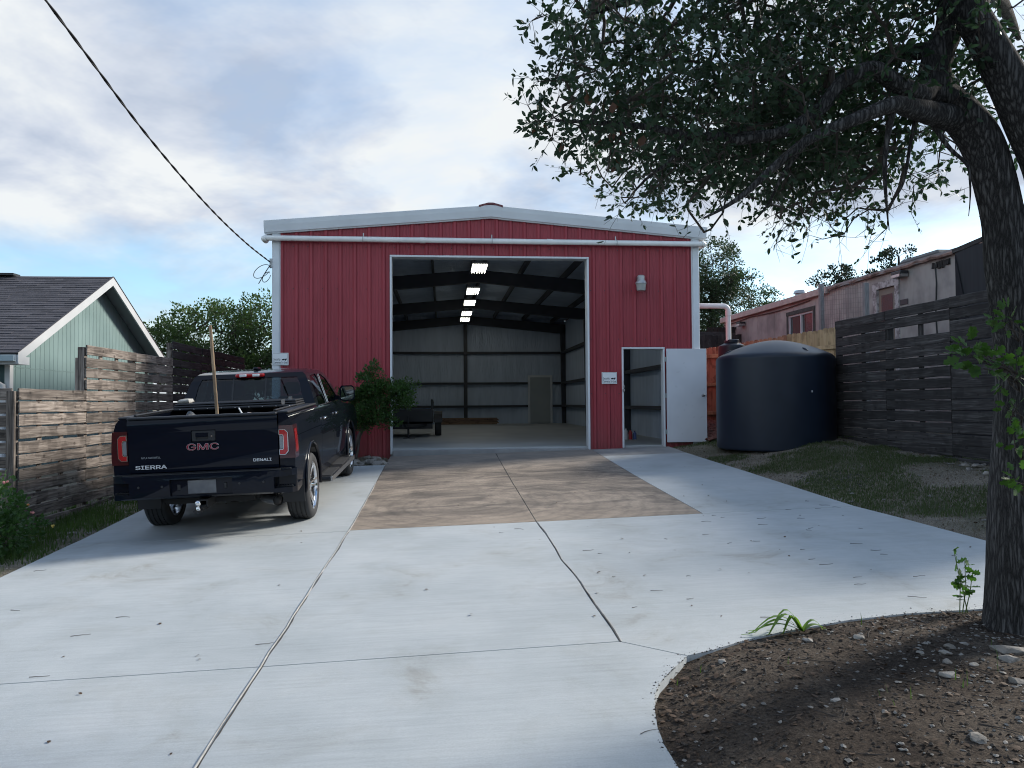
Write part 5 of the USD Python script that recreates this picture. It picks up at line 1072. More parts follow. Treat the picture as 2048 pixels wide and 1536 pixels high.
def branch_mesh(P, par, r, sides_big=9):
    mb = MB(); kids = [[] for _ in P]
    for i, p in enumerate(par):
        if p >= 0: kids[p].append(i)
    stack = [(i, c) for i in range(len(P)) if par[i] < 0 for c in kids[i]]
    while stack:
        a, c = stack.pop(); ch = [a, c]
        while kids[ch[-1]]:
            ks = sorted(kids[ch[-1]], key=lambda k: -r[k]); stack += [(ch[-1], k) for k in ks[1:]]; ch.append(ks[0])
        rr = r[ch].copy(); rr[0] = min(rr[0], rr[1] * 1.15); rr[-1] *= .6
        mb.add(tube(P[ch], rr, 3 if rr.max() < .006 else 5 if rr.max() < .02 else sides_big, rr.max() > .02))
    return mb
def poly(pts, rad, n=8):
    p = np.array(pts, float); t = np.linspace(0, 1, len(p)); tt = np.linspace(0, 1, (len(p) - 1) * n + 1)
    from scipy.interpolate import PchipInterpolator as C
    return C(t, p)(tt), C(t, np.array(rad, float))(tt)

rng = np.random.default_rng(42)
oak = thing('live_oak', 'big live oak with a leaning rough trunk and low hanging canopy at the right', 'tree')
LIMBS = [
    ([(3.67, 4.46, .02), (3.675, 4.46, .25), (3.675, 4.45, .7), (3.69, 4.45, 1.2), (3.70, 4.44, 1.75), (3.64, 4.43, 2.2), (3.57, 4.42, 2.55), (3.545, 4.42, 2.8), (3.485, 4.42, 3.10), (3.41, 4.42, 3.31), (3.285, 4.42, 3.47), (3.13, 4.43, 3.59)], [.30, .235, .215, .200, .175, .150, .130, .118, .120, .120, .116, .108]),
    ([(3.15, 4.43, 3.56), (3.02, 4.36, 3.59), (2.90, 4.26, 3.52), (2.72, 4.2, 3.55), (2.55, 4.18, 3.63), (2.38, 4.18, 3.56), (2.22, 4.2, 3.38), (1.98, 4.24, 3.25), (1.72, 4.3, 3.22)], [.095, .072, .060, .053, .048, .044, .04, .032, .024]),
    ([(3.28, 4.43, 3.44), (2.98, 4.30, 3.43), (2.75, 4.16, 3.40), (2.62, 4.08, 3.38), (2.34, 4.06, 3.27), (2.11, 4.09, 3.17), (1.88, 4.11, 2.99), (1.71, 4.13, 2.84), (1.50, 4.16, 2.72)], [.088, .070, .056, .048, .038, .030, .023, .015, .006]),
    ([(3.16, 4.43, 3.55), (3.11, 4.43, 3.70), (3.14, 4.43, 3.85), (3.23, 4.42, 4.1), (3.2, 4.4, 4.5), (3.0, 4.3, 4.9), (2.8, 4.0, 5.3)], [.105, .098, .092, .085, .08, .06, .04]),
    ([(3.84, 4.42, 1.7), (3.93, 4.38, 2.2), (3.85, 4.32, 2.7), (3.70, 4.26, 3.12), (3.635, 4.25, 3.25), (3.565, 4.25, 3.40), (3.50, 4.25, 3.55), (3.33, 4.26, 3.88), (3.23, 4.27, 4.08), (3.1, 4.4, 4.6), (3.0, 4.7, 5.1)], [.12, .13, .13, .122, .12, .118, .115, .10, .095, .075, .05]),
    ([(1.98, 4.24, 3.25), (1.75, 4.36, 3.27), (1.50, 4.44, 3.30), (1.28, 4.46, 3.35), (.97, 4.49, 3.38), (.70, 4.52, 3.40)], [.03, .028, .024, .02, .014, .008]),
    ([(3.2, 4.4, 4.45), (2.75, 4.6, 4.55), (2.2, 4.75, 4.45), (1.7, 4.8, 4.40), (1.2, 4.8, 4.30), (.95, 4.7, 4.15)], [.06, .05, .042, .032, .022, .012]),
    ([(3.2, 4.45, 3.9), (3.05, 5.0, 4.05), (2.8, 5.6, 4.05), (2.4, 6.0, 3.95), (1.9, 6.2, 3.8)], [.055, .05, .04, .03, .015]),
    ([(3.0, 4.5, 4.8), (2.4, 3.6, 5.0), (1.6, 3.0, 5.1), (.9, 2.6, 5.0)], [.06, .05, .035, .02]),
    ([(3.3, 4.3, 4.1), (3.8, 4.8, 4.5), (4.4, 5.4, 4.7), (5.0, 6.0, 4.8)], [.07, .06, .045, .02]),
    ([(2.62, 4.08, 3.38), (2.60, 4.15, 3.12), (2.63, 4.2, 2.88), (2.66, 4.22, 2.68)], [.020, .015, .009, .002]),
    ([(2.90, 4.26, 3.50), (2.86, 4.3, 3.25), (2.82, 4.32, 3.0), (2.66, 4.34, 2.80)], [.015, .011, .007, .002]),
    ([(3.0, 4.36, 3.44), (3.14, 4.36, 3.25), (3.26, 4.33, 3.08), (3.24, 4.32, 2.80)], [.017, .013, .008, .002]),
    ([(2.11, 4.09, 3.17), (2.0, 4.2, 3.0), (1.95, 4.3, 2.85), (1.84, 4.35, 2.72)], [.015, .011, .007, .002]),
    ([(1.50, 4.44, 3.30), (1.40, 4.42, 3.15), (1.22, 4.40, 3.0), (1.1, 4.4, 2.86)], [.014, .011, .008, .003]),
]
SK_P, SK_par, SK_r = [], [], []
limb_meshes = MB()
for li, (pts, rad) in enumerate(LIMBS):
    p, r = poly(pts, rad, 6)
    if li == 0:
        # fluted, lumpy trunk
        n, sides = 90, 40; p, r = poly(pts, rad, 9); v, f = tube(p, r, sides, False); v = v.reshape(len(p), sides, 3)
        ang = np.arange(sides) * 2 * np.pi / sides
        for i in range(len(p)):
            k = 1 + .055 * np.sin(ang * 3 + p[i, 2] * 1.3) + .03 * np.sin(ang * 5 - p[i, 2] * 2.1) + .09 * (meshkit.fbm(np.stack([np.cos(ang) * 3, np.sin(ang) * 3, np.full(sides, p[i, 2] * 3)], -1), 3, 5) - .5)
            k += max(0, .35 - p[i, 2]) * .55 * (.5 + .5 * np.sin(ang * 5 + 1))
            v[i] = p[i] + (v[i] - p[i]) * k[:, None]
        part(oak, 'trunk', (v.reshape(-1, 3), f), BARK, True)
    else: part(oak, 'limb' if r.max() > .02 else 'limb', tube(p, r, 14), BARK, True)
    o = len(SK_P); SK_P += list(p); SK_par += [-1] + list(range(o, o + len(p) - 1)); SK_r += list(r)
B_ = [((1.02, 4.55, 3.62), (.52, .55, .34)), ((.95, 4.6, 4.12), (.40, .5, .42)), ((.76, 4.5, 3.47), (.28, .35, .22), 1.2), ((1.5, 4.7, 4.1), (.75, .9, .5)), ((1.55, 4.6, 3.5), (.6, .8, .42)), ((2.3, 4.9, 4.0), (.8, 1.1, .6)), ((2.15, 4.7, 3.4), (.7, .9, .40)),
      ((2.9, 5.0, 3.9), (.7, 1.2, .65)), ((2.85, 5.1, 3.3), (.5, .8, .35), .8), ((1.32, 4.45, 3.05), (.42, .5, .26)), ((2.0, 4.55, 3.0), (.68, .6, .28), 1.1), ((2.62, 4.7, 3.0), (.5, .6, .26), 1.1), ((2.5, 4.8, 3.4), (.6, .8, .4), 1.2), ((3.05, 4.9, 3.0), (.3, .4, .35), .6), ((1.9, 5.9, 3.7), (.9, .6, .5)),
      ((2.2, 4.4, 4.85), (1.7, 1.8, .6), .28), ((3.6, 4.7, 4.7), (1.4, 1.5, .6), .13), ((4.1, 5.2, 3.7), (.55, .8, .6), .4), ((1.3, 3.2, 4.9), (1.0, 1.0, .4), .35)]
tg_, _ = in_blobs(B_, 2050, rng, .8)
nodes, par, ends = grow((SK_P, SK_par), tg_, rng)
cnt = np.zeros(len(nodes)); cnt[ends] = 1
for i in range(len(nodes) - 1, len(SK_P) - 1, -1): cnt[par[i]] += cnt[i] if par[i] >= len(SK_P) else 0
rad = np.clip(.0022 * np.sqrt(cnt) + .0006, .0018, .024)
tw_par = par.copy(); tw_par[: len(SK_P)] = -1
tm = branch_mesh(nodes, tw_par, rad)
LP_, LA_, LL_ = [], [], []
for e in ends:
    p = nodes[e]; q = nodes[par[e]] if par[e] >= 0 else p - [0, 0, .1]; d0 = unit(p - q); low = p[2] < 3.08
    for s in range(3 if not low else rng.integers(1, 3)):
        dd = unit(d0 * .6 + rng.normal(0, .7, 3) + np.array([-.1, 0, -.25 if low else -.05])); ln = rng.uniform(.10, .22); tip = p + dd * ln + np.array([0, 0, -.02]); mid = p + dd * ln * .5
        tm.add(tube([p, mid + rng.normal(0, .006, 3), tip], [.0018, .0014, .0009], 3, False))
        m = rng.integers(5, 9) if not low else rng.integers(1, 6)
        for k in range(m):
            t = rng.uniform(.2, 1.05); LP_.append(p + dd * ln * t); LA_.append(unit(dd * .7 + rng.normal(0, .75, 3) + [0, 0, -.1])); LL_.append(rng.uniform(.026, .066))
# bare hanging twigs under the canopy
for k in range(420):
    i = rng.integers(len(SK_P), len(nodes)); p = nodes[i]
    if not (1.4 < p[0] < 3.3 and p[2] < 3.25): continue
    d = unit(np.array([rng.normal(-.15, .4), rng.normal(0, .3), -1])); ln = rng.uniform(.18, .42); pts = [p]
    for j in range(1, 6): d = unit(d + rng.normal(0, .22, 3)); pts.append(pts[-1] + d * ln / 5)
    tm.add(tube(pts, np.linspace(.0032, .0010, 6), 3, False))
    for j in range(2):
        a = pts[rng.integers(1, 5)]; dd = unit(d + rng.normal(0, .7, 3)); tm.add(tube([a, a + dd * .06, a + dd * .12 + rng.normal(0, .012, 3)], [.0018, .0014, .0008], 3, False))
part(oak, 'twigs', tm, TWIG, kind='stuff')
LP_, LA_, LL_ = np.array(LP_), np.array(LA_), np.array(LL_)
part(oak, 'foliage', leaves(LP_, LA_, LL_, rng, width=.74), OAK_LEAF, kind='stuff')
m = (np.abs(LP_[:, 0] - .9) < .35) & (LP_[:, 2] < 3.55); m &= rng.random(len(m)) < .03
part(oak, 'dead_leaves', leaves(LP_[m] + rng.normal(0, .02, (m.sum(), 3)), LA_[m] * .3 + [0, 0, -1], LL_[m] * 1.2, rng, width=1.1), BROWN_LEAF, kind='stuff')
# leafy sprouts growing from the trunk
for c, n, r, sz in (((3.02, 4.02, 1.94), 22, .085, .078), ((3.16, 4.06, 1.88), 20, .08, .07), ((3.29, 4.05, 1.83), 26, .11, .068), ((3.30, 4.08, 2.14), 20, .10, .058), ((3.32, 4.05, 1.42), 22, .09, .062), ((3.33, 4.05, 1.20), 20, .08, .06), ((3.34, 4.1, 1.62), 12, .08, .06)):
    d = unit(rng.normal(0, 1, (n, 3))); p = np.array(c) + d * r * rng.random((n, 1)) ** .5
    sp = part(oak, 'sprout', leaves(p, d + [-.2, -.3, .1], rng.uniform(.7, 1.15, n) * sz, rng, (LOBED, LOBED_F), 1.0), SPROUT_LEAF, kind='stuff')
    mb = MB(); c = np.array(c)
    for k in range(5): mb.add(tube([(3.52, 4.28, c[2] - .12), (np.array([3.52, 4.28, c[2] - .12]) + c) / 2 + rng.normal(0, .02, 3), c + d[k] * r * .6], [.005, .004, .002], 4, False))
    part(sp, 'stem', mb, TWIG)

CEDAR_LEAF = leaf_mat('cedar_leaf', (.016, .030, .016), (.045, .065, .032), .15)
def far_tree(name, label, blobs, trunk, nclump, per, leaf, mt, seed, group=None, clump=.38, trunk_r=(.22, .07), up=.25):
    r = np.random.default_rng(seed); t = thing(name, label, 'tree', group=group)
    tp, tr_ = poly(trunk, np.linspace(trunk_r[0], trunk_r[1], len(trunk)), 5); part(t, 'trunk', tube(tp, tr_, 10), BARK, True)
    c, d = in_blobs(blobs, nclump, r, .6)
    n, pr, en = grow((list(tp), [-1] + list(range(len(tp) - 1))), c, r, step=.7); k = np.zeros(len(n)); k[en] = 1
    for i in range(len(n) - 1, len(tp) - 1, -1): k[pr[i]] += k[i] if pr[i] >= len(tp) else 0
    pp = pr.copy(); pp[: len(tp)] = -1
    part(t, 'branches', branch_mesh(n, pp, np.clip(.006 * np.sqrt(k), .006, .07), 6), TWIG, kind='stuff')
    i = np.repeat(np.arange(nclump), per); dd = unit(r.normal(0, 1, (len(i), 3))); s = r.uniform(.55, 1.25, nclump)[i][:, None] * clump
    p = c[i] + dd * s * r.random((len(i), 1)) ** .5 * np.array([1.1, 1.1, .75])
    part(t, 'crown', leaves(p, dd + d[i] * .5 + [0, 0, up], r.uniform(.7, 1.3, len(i)) * leaf, r, (LEAF2, LEAF2_F), 1.2), mt, kind='stuff')
    return t
far_tree('broad_tree', 'broad leafy green tree behind the left fence, between house and red building', [((-9.2, 31, 4.3), (2.0, 1.8, 1.5)), ((-11.2, 31, 3.7), (1.5, 1.5, 1.2)), ((-7.0, 31, 4.6), (1.5, 1.6, 1.5)), ((-5.2, 31.5, 4.4), (1.6, 1.6, 1.6)), ((-8.4, 30.4, 2.9), (2.6, 1.4, 1.0)), ((-6.4, 30.2, 2.9), (1.8, 1.4, 1.0))], [(-7.6, 31, .2), (-7.7, 31, 1.6), (-8.0, 31, 3.0), (-8.4, 31, 4.4)], 1000, 40, .105, LEAF_A, 51, clump=.36)
far_tree('oak_tree', 'dense dark green oak between the red building and the pink mobile home', [((11.1, 30, 6.9), (1.25, 1.4, 1.5)), ((12.4, 30, 5.6), (1.5, 1.4, 1.4)), ((9.9, 30, 5.8), (1.6, 1.4, 2.0)), ((13.4, 30, 4.8), (.9, 1.2, 1.0)), ((10.5, 29.5, 4.2), (2.2, 1.3, 1.4))], [(11.3, 30, .8), (11.3, 30, 2.6), (11.2, 30, 4.4), (11.1, 30, 6.3)], 1000, 44, .085, LEAF_B, 52, clump=.30)
far_tree('distant_tree', 'pale treetop just showing above the right end of the red roof', [((10.2, 38, 9.6), (1.5, 1.2, .9)), ((11.8, 38, 8.6), (1.4, 1.2, 1.0)), ((10.5, 38, 7.6), (1.8, 1.2, 1.5))], [(10.8, 38, .8), (10.8, 38, 5), (10.7, 38, 9)], 220, 40, .11, LEAF_A, 53, clump=.34)
for k, (x, y, zt, w, lab) in enumerate(((13.3, 24.0, 6.35, .75, 'small dark cedar top behind the pink roof, nearer the white vent'), (14.6, 23.6, 6.2, .6, 'low dark cedar sprig behind the pink roof between the two taller cedars'), (13.9, 21.6, 6.55, .8, 'dark cedar top behind the pink roof, right of the door'))):
    bl = [((x, y, zt - .55), (w * .7, w * .7, .5)), ((x - w * .7, y, zt - .9), (w * .5, w * .5, .5)), ((x + w * .8, y, zt - 1.0), (w * .6, w * .5, .5)), ((x, y, zt - 2.0), (w * 1.4, w * 1.2, 1.1))]
    far_tree('cedar_tree', lab, bl, [(x, y, .9), (x, y, 3), (x, y, zt - .5)], 110, 60, .08, CEDAR_LEAF, 60 + k, group='cedars behind the pink mobile home', clump=.22, trunk_r=(.12, .03), up=1.2)
# small multi-stem bush tree at the wall
r = np.random.default_rng(71)
bt = thing('bush_tree', 'small bushy green tree with a bent trunk in front of the red wall', 'tree')
for pts, rd in (([(-1.88, 15.5, .42), (-1.82, 15.5, .70), (-1.72, 15.5, .95), (-1.62, 15.48, 1.15), (-1.50, 15.46, 1.5), (-1.42, 15.45, 1.95)], (.05, .045, .04, .038, .03, .015)), ([(-1.80, 15.52, .42), (-1.72, 15.54, .72), (-1.68, 15.53, .98), (-1.40, 15.5, 1.4), (-1.0, 15.45, 1.7)], (.035, .03, .028, .022, .01))):
    p, q = poly(pts, rd, 5); part(bt, 'trunk', tube(p, q, 9), noisy('grey_brown_bark_%d' % len(pts), [(.3, (.06, .048, .042)), (.7, (.15, .125, .11))], scale=20, stretch=(1, 1, .2), rough=.9, bump=.5), True)
bl = [((-1.40, 15.42, 2.12), (.24, .26, .34)), ((-1.22, 15.42, 1.84), (.56, .36, .22)), ((-.86, 15.42, 1.86), (.26, .26, .26)), ((-1.74, 15.45, 1.84), (.26, .26, .15)), ((-1.46, 15.42, 1.50), (.42, .32, .24)), ((-1.05, 15.42, 1.36), (.24, .24, .12)), ((-.74, 15.42, 1.66), (.16, .2, .10)), ((-1.6, 15.42, 1.25), (.2, .2, .12)), ((-1.9, 15.45, 1.62), (.14, .16, .14))]
c, d = in_blobs(bl, 390, r, .75); c = c + r.normal(0, .05, c.shape); i = np.repeat(np.arange(390), 27); dd = unit(r.normal(0, 1, (len(i), 3)))
bnode, bpar, bend = grow((np.array([(-1.62, 15.48, 1.15), (-1.50, 15.46, 1.5), (-1.42, 15.45, 1.95), (-1.40, 15.5, 1.4), (-1.0, 15.45, 1.7)]), [-1] * 5), c, r, step=.12)
part(bt, 'branches', branch_mesh(bnode, bpar, np.full(len(bnode), .0035)), TWIG, kind='stuff')
part(bt, 'crown', leaves(c[i] + dd * .085 * r.random((len(i), 1)) ** .5, dd + d[i] * .6 + [0, 0, .35], r.uniform(.032, .064, len(i)), r, width=.95), LEAF_C, kind='stuff')
b2 = thing('shrub', 'low green shrub behind the truck mirror against the red wall', 'shrub')
c, d = in_blobs([((-2.25, 15.75, 1.65), (.30, .22, .40)), ((-2.6, 15.75, 1.4), (.4, .22, .4)), ((-2.3, 15.75, 1.0), (.4, .22, .5))], 120, r, .6); i = np.repeat(np.arange(120), 14); dd = unit(r.normal(0, 1, (len(i), 3)))
part(b2, 'crown', leaves(c[i] + dd * .09 * r.random((len(i), 1)) ** .5, dd + d[i] * .6 + [0, 0, .35], r.uniform(.035, .065, len(i)), r, width=.85), LEAF_C, kind='stuff')
mb = MB()
for k in range(5): mb.add(tube([(-2.35 + .04 * k, 15.8, .4), (-2.4 + .06 * k, 15.78, 1.0), (-2.6 + .16 * k, 15.75, 1.6)], [.014, .011, .005], 5))
part(b2, 'stem', mb, TWIG)
# flowering shrub at the lower left
ln = thing('flowering_shrub', 'flowering shrub with small orange and pink blooms at the left edge', 'shrub')
bl = [((-5.00, 8.55, .50), (.42, .6, .45)), ((-4.72, 8.35, .28), (.34, .5, .26)), ((-5.25, 9.3, .42), (.3, .5, .4)), ((-5.2, 7.9, .4), (.5, .5, .4)), ((-4.8, 9.1, .25), (.25, .4, .2))]
c, d = in_blobs(bl, 380, r, .6); i = np.repeat(np.arange(380), 15); dd = unit(r.normal(0, 1, (len(i), 3)))
part(ln, 'foliage', leaves(c[i] + dd * .08 * r.random((len(i), 1)) ** .5, dd + d[i] * .6 + [0, 0, .3], r.uniform(.03, .06, len(i)), r, width=1.15), LEAF_C, kind='stuff')
FL = [simple('bloom_orange', (.62, .24, .06), .6), simple('bloom_pink', (.62, .24, .22), .6), simple('bloom_yellow', (.62, .45, .10), .6)]
ic = trimesh.creation.icosphere(1, 1.0)
cf, df = in_blobs(bl, 46, r, .02)
for k in range(46):
    if df[k, 1] > .35: continue
    mb = MB(); 
    for j in range(5): mb.add((np.array(ic.vertices) * .010 * r.uniform(.8, 1.3), np.array(ic.faces)), at=cf[k] + df[k] * .09 + r.normal(0, .010, 3) * [1, 1, .5])
    part(ln, 'bloom', mb, FL[k % 3])
mb = MB()
for k in range(60): mb.add(tube([(-5 + r.normal(0, .12), 8.5 + r.normal(0, .3), .0), c[k] * .6 + np.array([-5, 8.5, .2]) * .4, c[k]], [.006, .004, .002], 4, False))
part(ln, 'stems', mb, TWIG, kind='stuff')

# ---------------------------------------------------------------- grass, litter, stones
def blades(xy, h, r, lean=.5, w=.006):
    n = len(xy); z = ground_z(xy[:, 0], xy[:, 1]) - .005; p = np.column_stack([xy, z]); a = r.uniform(0, 2 * np.pi, n); s = np.column_stack([np.cos(a), np.sin(a), np.zeros(n)])
    ln_ = np.column_stack([-np.sin(a), np.cos(a), np.zeros(n)]) * (r.uniform(.1, 1.0, n) * lean * h)[:, None]; up = np.array([0, 0, 1.0]) * h[:, None]
    m = p + up * .55 + ln_ * .3; t = p + up + ln_; ww = (r.uniform(.6, 1.3, n) * w)[:, None]
    V = np.stack([p - s * ww * .5, p + s * ww * .5, m - s * ww * .4, m + s * ww * .4, t], 1); F = np.array([[0, 1, 3], [0, 3, 2], [2, 3, 4]])[None] + (np.arange(n) * 5)[:, None, None]
    return V.reshape(-1, 3), F.reshape(-1, 3)
def scatter(n, x0, x1, y0, y1, r, keep=None, off=.02):
    p = np.column_stack([r.uniform(x0, x1, n), r.uniform(y0, y1, n)]); d = shapely.distance(DRIVE, shapely.points(p[:, 0], p[:, 1])); m = d > off
    if keep is not None: m &= r.random(n) < keep(p[:, 0], p[:, 1])
    return p[m]
r = np.random.default_rng(81)
inb = lambda x, y: ~((x > BX0 - .1) & (x < BX1 + .1) & (y > BY0 - .2))
def patch(s, lo, hi, seed): return lambda x, y: sstep(lo, hi, meshkit.fbm(np.stack([x * s, y * s, np.full_like(x, seed)], -1), 4, seed)) * inb(x, y)
p = scatter(26000, -5.7, -4.0, 6.5, 16.5, r, patch(1.3, .32, .62, 4)); single('grass_strip', blades(p, r.uniform(.03, .13, len(p)), r, .6, .008), GRASS, 'strip of rough green grass between the driveway and the left fence', 'grass', kind='stuff')
p = scatter(100000, 5.0, 8.0, 7.3, 16.5, r, patch(1.3, .38, .62, 6)); single('yard_grass', blades(p, r.uniform(.02, .06, len(p)), r, .7, .007), YARD_GRASS, 'patchy short grass on the bare ground by the tank', 'grass', kind='stuff')
p = scatter(30000, 4.9, 8.0, 6.5, 16.3, r, lambda x, y: .5 * inb(x, y)); single('dry_grass', blades(p, r.uniform(.012, .045, len(p)), r, 1.4, .005), DRYGRASS, 'dry yellowed grass stubble on the ground right of the driveway', 'grass', kind='stuff')
p = scatter(2500, -3.6, -1.0, 14.8, 16.2, r, lambda x, y: .5 + 0 * x); single('bed_weeds', blades(p, r.uniform(.03, .10, len(p)), r, 1.2, .006), DRYGRASS, 'dry weeds between the stones below the bush tree', 'grass', kind='stuff')
p = scatter(420, 1.0, 4.5, 2.2, 5.0, r, patch(2.2, .58, .66, 9)); single('bed_grass', blades(p, r.uniform(.03, .09, len(p)), r), GRASS, 'few thin grass sprouts on the bare earth under the oak', 'grass', kind='stuff')
def chips(xy, size, r, flat=.55, lift=0.0):
    base = np.array([[1, 0, 0], [-1, 0, 0], [0, 1, 0], [0, -1, 0], [0, 0, 1], [0, 0, -1], [.7, .7, .3], [-.7, .6, .4]], float); F = np.array(trimesh.Trimesh(base).convex_hull.faces); base = np.array(trimesh.Trimesh(base).convex_hull.vertices)
    n = len(xy); z = ground_z(xy[:, 0], xy[:, 1]); a = r.uniform(0, 2 * np.pi, n); k = base[None] * (size[:, None, None] * r.uniform(.6, 1.3, (n, 1, 3))) * np.array([1, 1, flat]) * r.uniform(.75, 1.25, (n, len(base), 1))
    c, s = np.cos(a)[:, None], np.sin(a)[:, None]; V = np.stack([k[..., 0] * c - k[..., 1] * s + xy[:, :1], k[..., 0] * s + k[..., 1] * c + xy[:, 1:], k[..., 2] + (z + size * flat * .25 + lift)[:, None]], -1)
    return V.reshape(-1, 3), (F[None] + (np.arange(n) * len(base))[:, None, None]).reshape(-1, 3)
dens = lambda x, y: np.clip(.20 + .75 * sstep(2.0, 3.3, x) + .25 * (y < 3.2), 0, 1)
p = scatter(6000, .9, 4.6, 2.0, 5.05, r, dens, .03); single('bed_pebbles', chips(p, np.minimum(r.gamma(2.0, .0032, len(p)) + .002, .016), r), PEBBLE, 'pale pebbles scattered over the brown earth under the oak', 'pebbles', kind='stuff')
p = scatter(9000, .9, 4.6, 2.0, 5.05, r, lambda x, y: .8 + 0 * x, .01); CLOD = noisy('earth_clod', [(.3, (.035, .027, .022)), (.7, (.11, .088, .07))], scale=9, rough=.95, island=True); single('earth_clods', chips(p, np.minimum(r.gamma(2.0, .0026, len(p)) + .0015, .010), r, .7), CLOD, 'loose crumbs of dark earth on the bed under the oak', 'earth', kind='stuff')
p = scatter(2600, 4.9, 7.8, 7.5, 15, r, lambda x, y: (.15 + .7 * sstep(7.0, 7.6, x)) * inb(x, y), .03); single('yard_pebbles', chips(p, r.gamma(2.2, .006, len(p)) + .003, r), PEBBLE, 'pale stones and chips along the foot of the right fence', 'pebbles', kind='stuff')
p = scatter(900, -5.4, -4.1, 7, 16, r, None, .03); single('strip_pebbles', chips(p, r.gamma(2.2, .006, len(p)) + .003, r), PEBBLE, 'pale stones in the grass along the left fence', 'pebbles', kind='stuff')
p = scatter(1500, 5.30, 6.5, 9.8, 11.8, r, lambda x, y: sstep(1.0, .3, np.hypot((x - 5.85) / .55, (y - 10.8) / .9)), .03); single('gravel_patch', chips(p, r.uniform(.008, .02, len(p)), r), GRAVEL, 'patch of dark grey gravel beside the right edge of the driveway', 'gravel', kind='stuff')
MULCH = noisy('red_mulch_chip', [(.3, (.13, .045, .032)), (.7, (.30, .13, .10))], scale=6, rough=.95, island=True)
p = np.column_stack([r.uniform(5.75, 7.0, 3800), r.uniform(15.8, 19.3, 3800)]); single('mulch', chips(p, r.uniform(.02, .05, len(p)), r, .5, .05), MULCH, 'reddish mulch on the ground between the white door and the tank', 'mulch', kind='stuff')
_t = np.array(KERB[:17]); _pts = []
for a, b in zip(_t[:-1], _t[1:]):
    for k in range(int(np.linalg.norm(b - a) / .009)): _pts.append(a + (b - a) * r.random() + np.array([-.25, .97]) * (r.random() ** 3) * r.choice([.05, .14]) )
_pts = np.array(_pts); _pts = _pts[shapely.distance(DRIVE, shapely.points(_pts[:, 0], _pts[:, 1])) == 0]; v, f = chips(_pts, np.minimum(r.gamma(1.6, .0016, len(_pts)) + .001, .007), r, .6); k = len(v) // len(_pts)
v[:, 2] += np.repeat(gz(_pts[:, 0], _pts[:, 1]) - ground_z(_pts[:, 0], _pts[:, 1]), k); single('spilled_earth', (v, f), CLOD, 'crumbs of earth spilled from the bed onto the concrete edge', 'earth', kind='stuff')
def flat_leaves(p, r, sz, up=.0):
    z = ground_z(p[:, 0], p[:, 1]) + .006; a = r.uniform(0, 2 * np.pi, len(p)); return leaves(np.column_stack([p, z]), np.column_stack([np.cos(a), np.sin(a), r.uniform(-.05, .45, len(p))]), r.uniform(.7, 1.2, len(p)) * sz, r, width=1.0, flat=.8)
edge_d = lambda x, y: np.clip(1.1 - shapely.distance(DRIVE, shapely.points(x, y)) * 1.6, .22, 1) * .8
p = scatter(3600, .9, 4.6, 2.0, 5.05, r, edge_d, .01); single('leaf_litter', flat_leaves(p, r, .036), LITTER, 'brown fallen oak leaves on the earth bed', 'leaves', kind='stuff')
p = scatter(9000, .9, 4.6, 2.0, 5.05, r, lambda x, y: .35 + .65 * edge_d(x, y), .005); z = ground_z(p[:, 0], p[:, 1]) + .004; a = r.uniform(0, 6.28, len(p)); single('wood_chips', leaves(np.column_stack([p, z]), np.column_stack([np.cos(a), np.sin(a), r.uniform(-.1, .4, len(p))]), r.uniform(.012, .034, len(p)), r, width=.55, flat=.6), leaf_mat('bark_chip', (.028, .021, .017), (.17, .125, .09), .05, .9), 'small dark bark chips covering the earth bed', 'bark chips', kind='stuff')
def sticks(p, r, lo, hi, rad, on_drive=False):
    mb = MB()
    for x, y in p:
        a = r.uniform(-.5, .5) if on_drive else r.uniform(0, 6.28); l = r.uniform(lo, hi); z = (float(gz(x, y)) if on_drive else gsurf(x, y)) + rad * 1.5; c = r.normal(0, .10)
        pts = [np.array([x, y, z]) + l * t * np.array([math.cos(a + c * t * 3), math.sin(a + c * t * 3), 0]) + [0, 0, rad * r.uniform(0, 1.2)] for t in (-.5, -.2, .1, .5)]
        mb.add(tube(pts, [rad, rad * .9, rad * .7, rad * .5], 4))
    return mb
p = scatter(900, 4.9, 7.8, 7.5, 15, r, inb); single('yard_leaves', flat_leaves(p, r, .04), LITTER, 'brown dead leaves strewn over the ground below the right fence', 'leaves', kind='stuff')
p = scatter(260, 1.0, 4.5, 2.1, 5.0, r); single('fallen_twigs', sticks(p, r, .05, .22, .0028), TWIG, 'dead twigs lying on the earth bed', 'twigs', kind='stuff')
p = np.column_stack([np.concatenate([r.uniform(1.3, 5.0, 40), r.uniform(-3.9, 1.5, 10)]), np.concatenate([r.uniform(5.0, 9.6, 40), r.uniform(3.0, 9.0, 10)])]); p = p[shapely.distance(DRIVE, shapely.points(p[:, 0], p[:, 1])) == 0]
single('driveway_twigs', sticks(p, r, .03, .13, .0022, True), TWIG, 'thin fallen twigs scattered on the pale driveway', 'twigs', kind='stuff')
p = np.column_stack([np.concatenate([r.uniform(1.2, 5.0, 40), r.uniform(-4, 2, 40)]), np.concatenate([r.uniform(4.9, 14, 40), r.uniform(2.5, 12, 40)])]); p = p[shapely.distance(DRIVE, shapely.points(p[:, 0], p[:, 1])) == 0]; zz = gz(p[:, 0], p[:, 1]) + .004; a = r.uniform(0, 6.28, len(p))
single('driveway_leaves', leaves(np.column_stack([p, zz]), np.column_stack([np.cos(a), np.sin(a), r.uniform(0, .4, len(p))]), r.uniform(.015, .04, len(p)), r, flat=.8), LITTER, 'tiny dry leaves dotted over the driveway', 'leaves', kind='stuff')
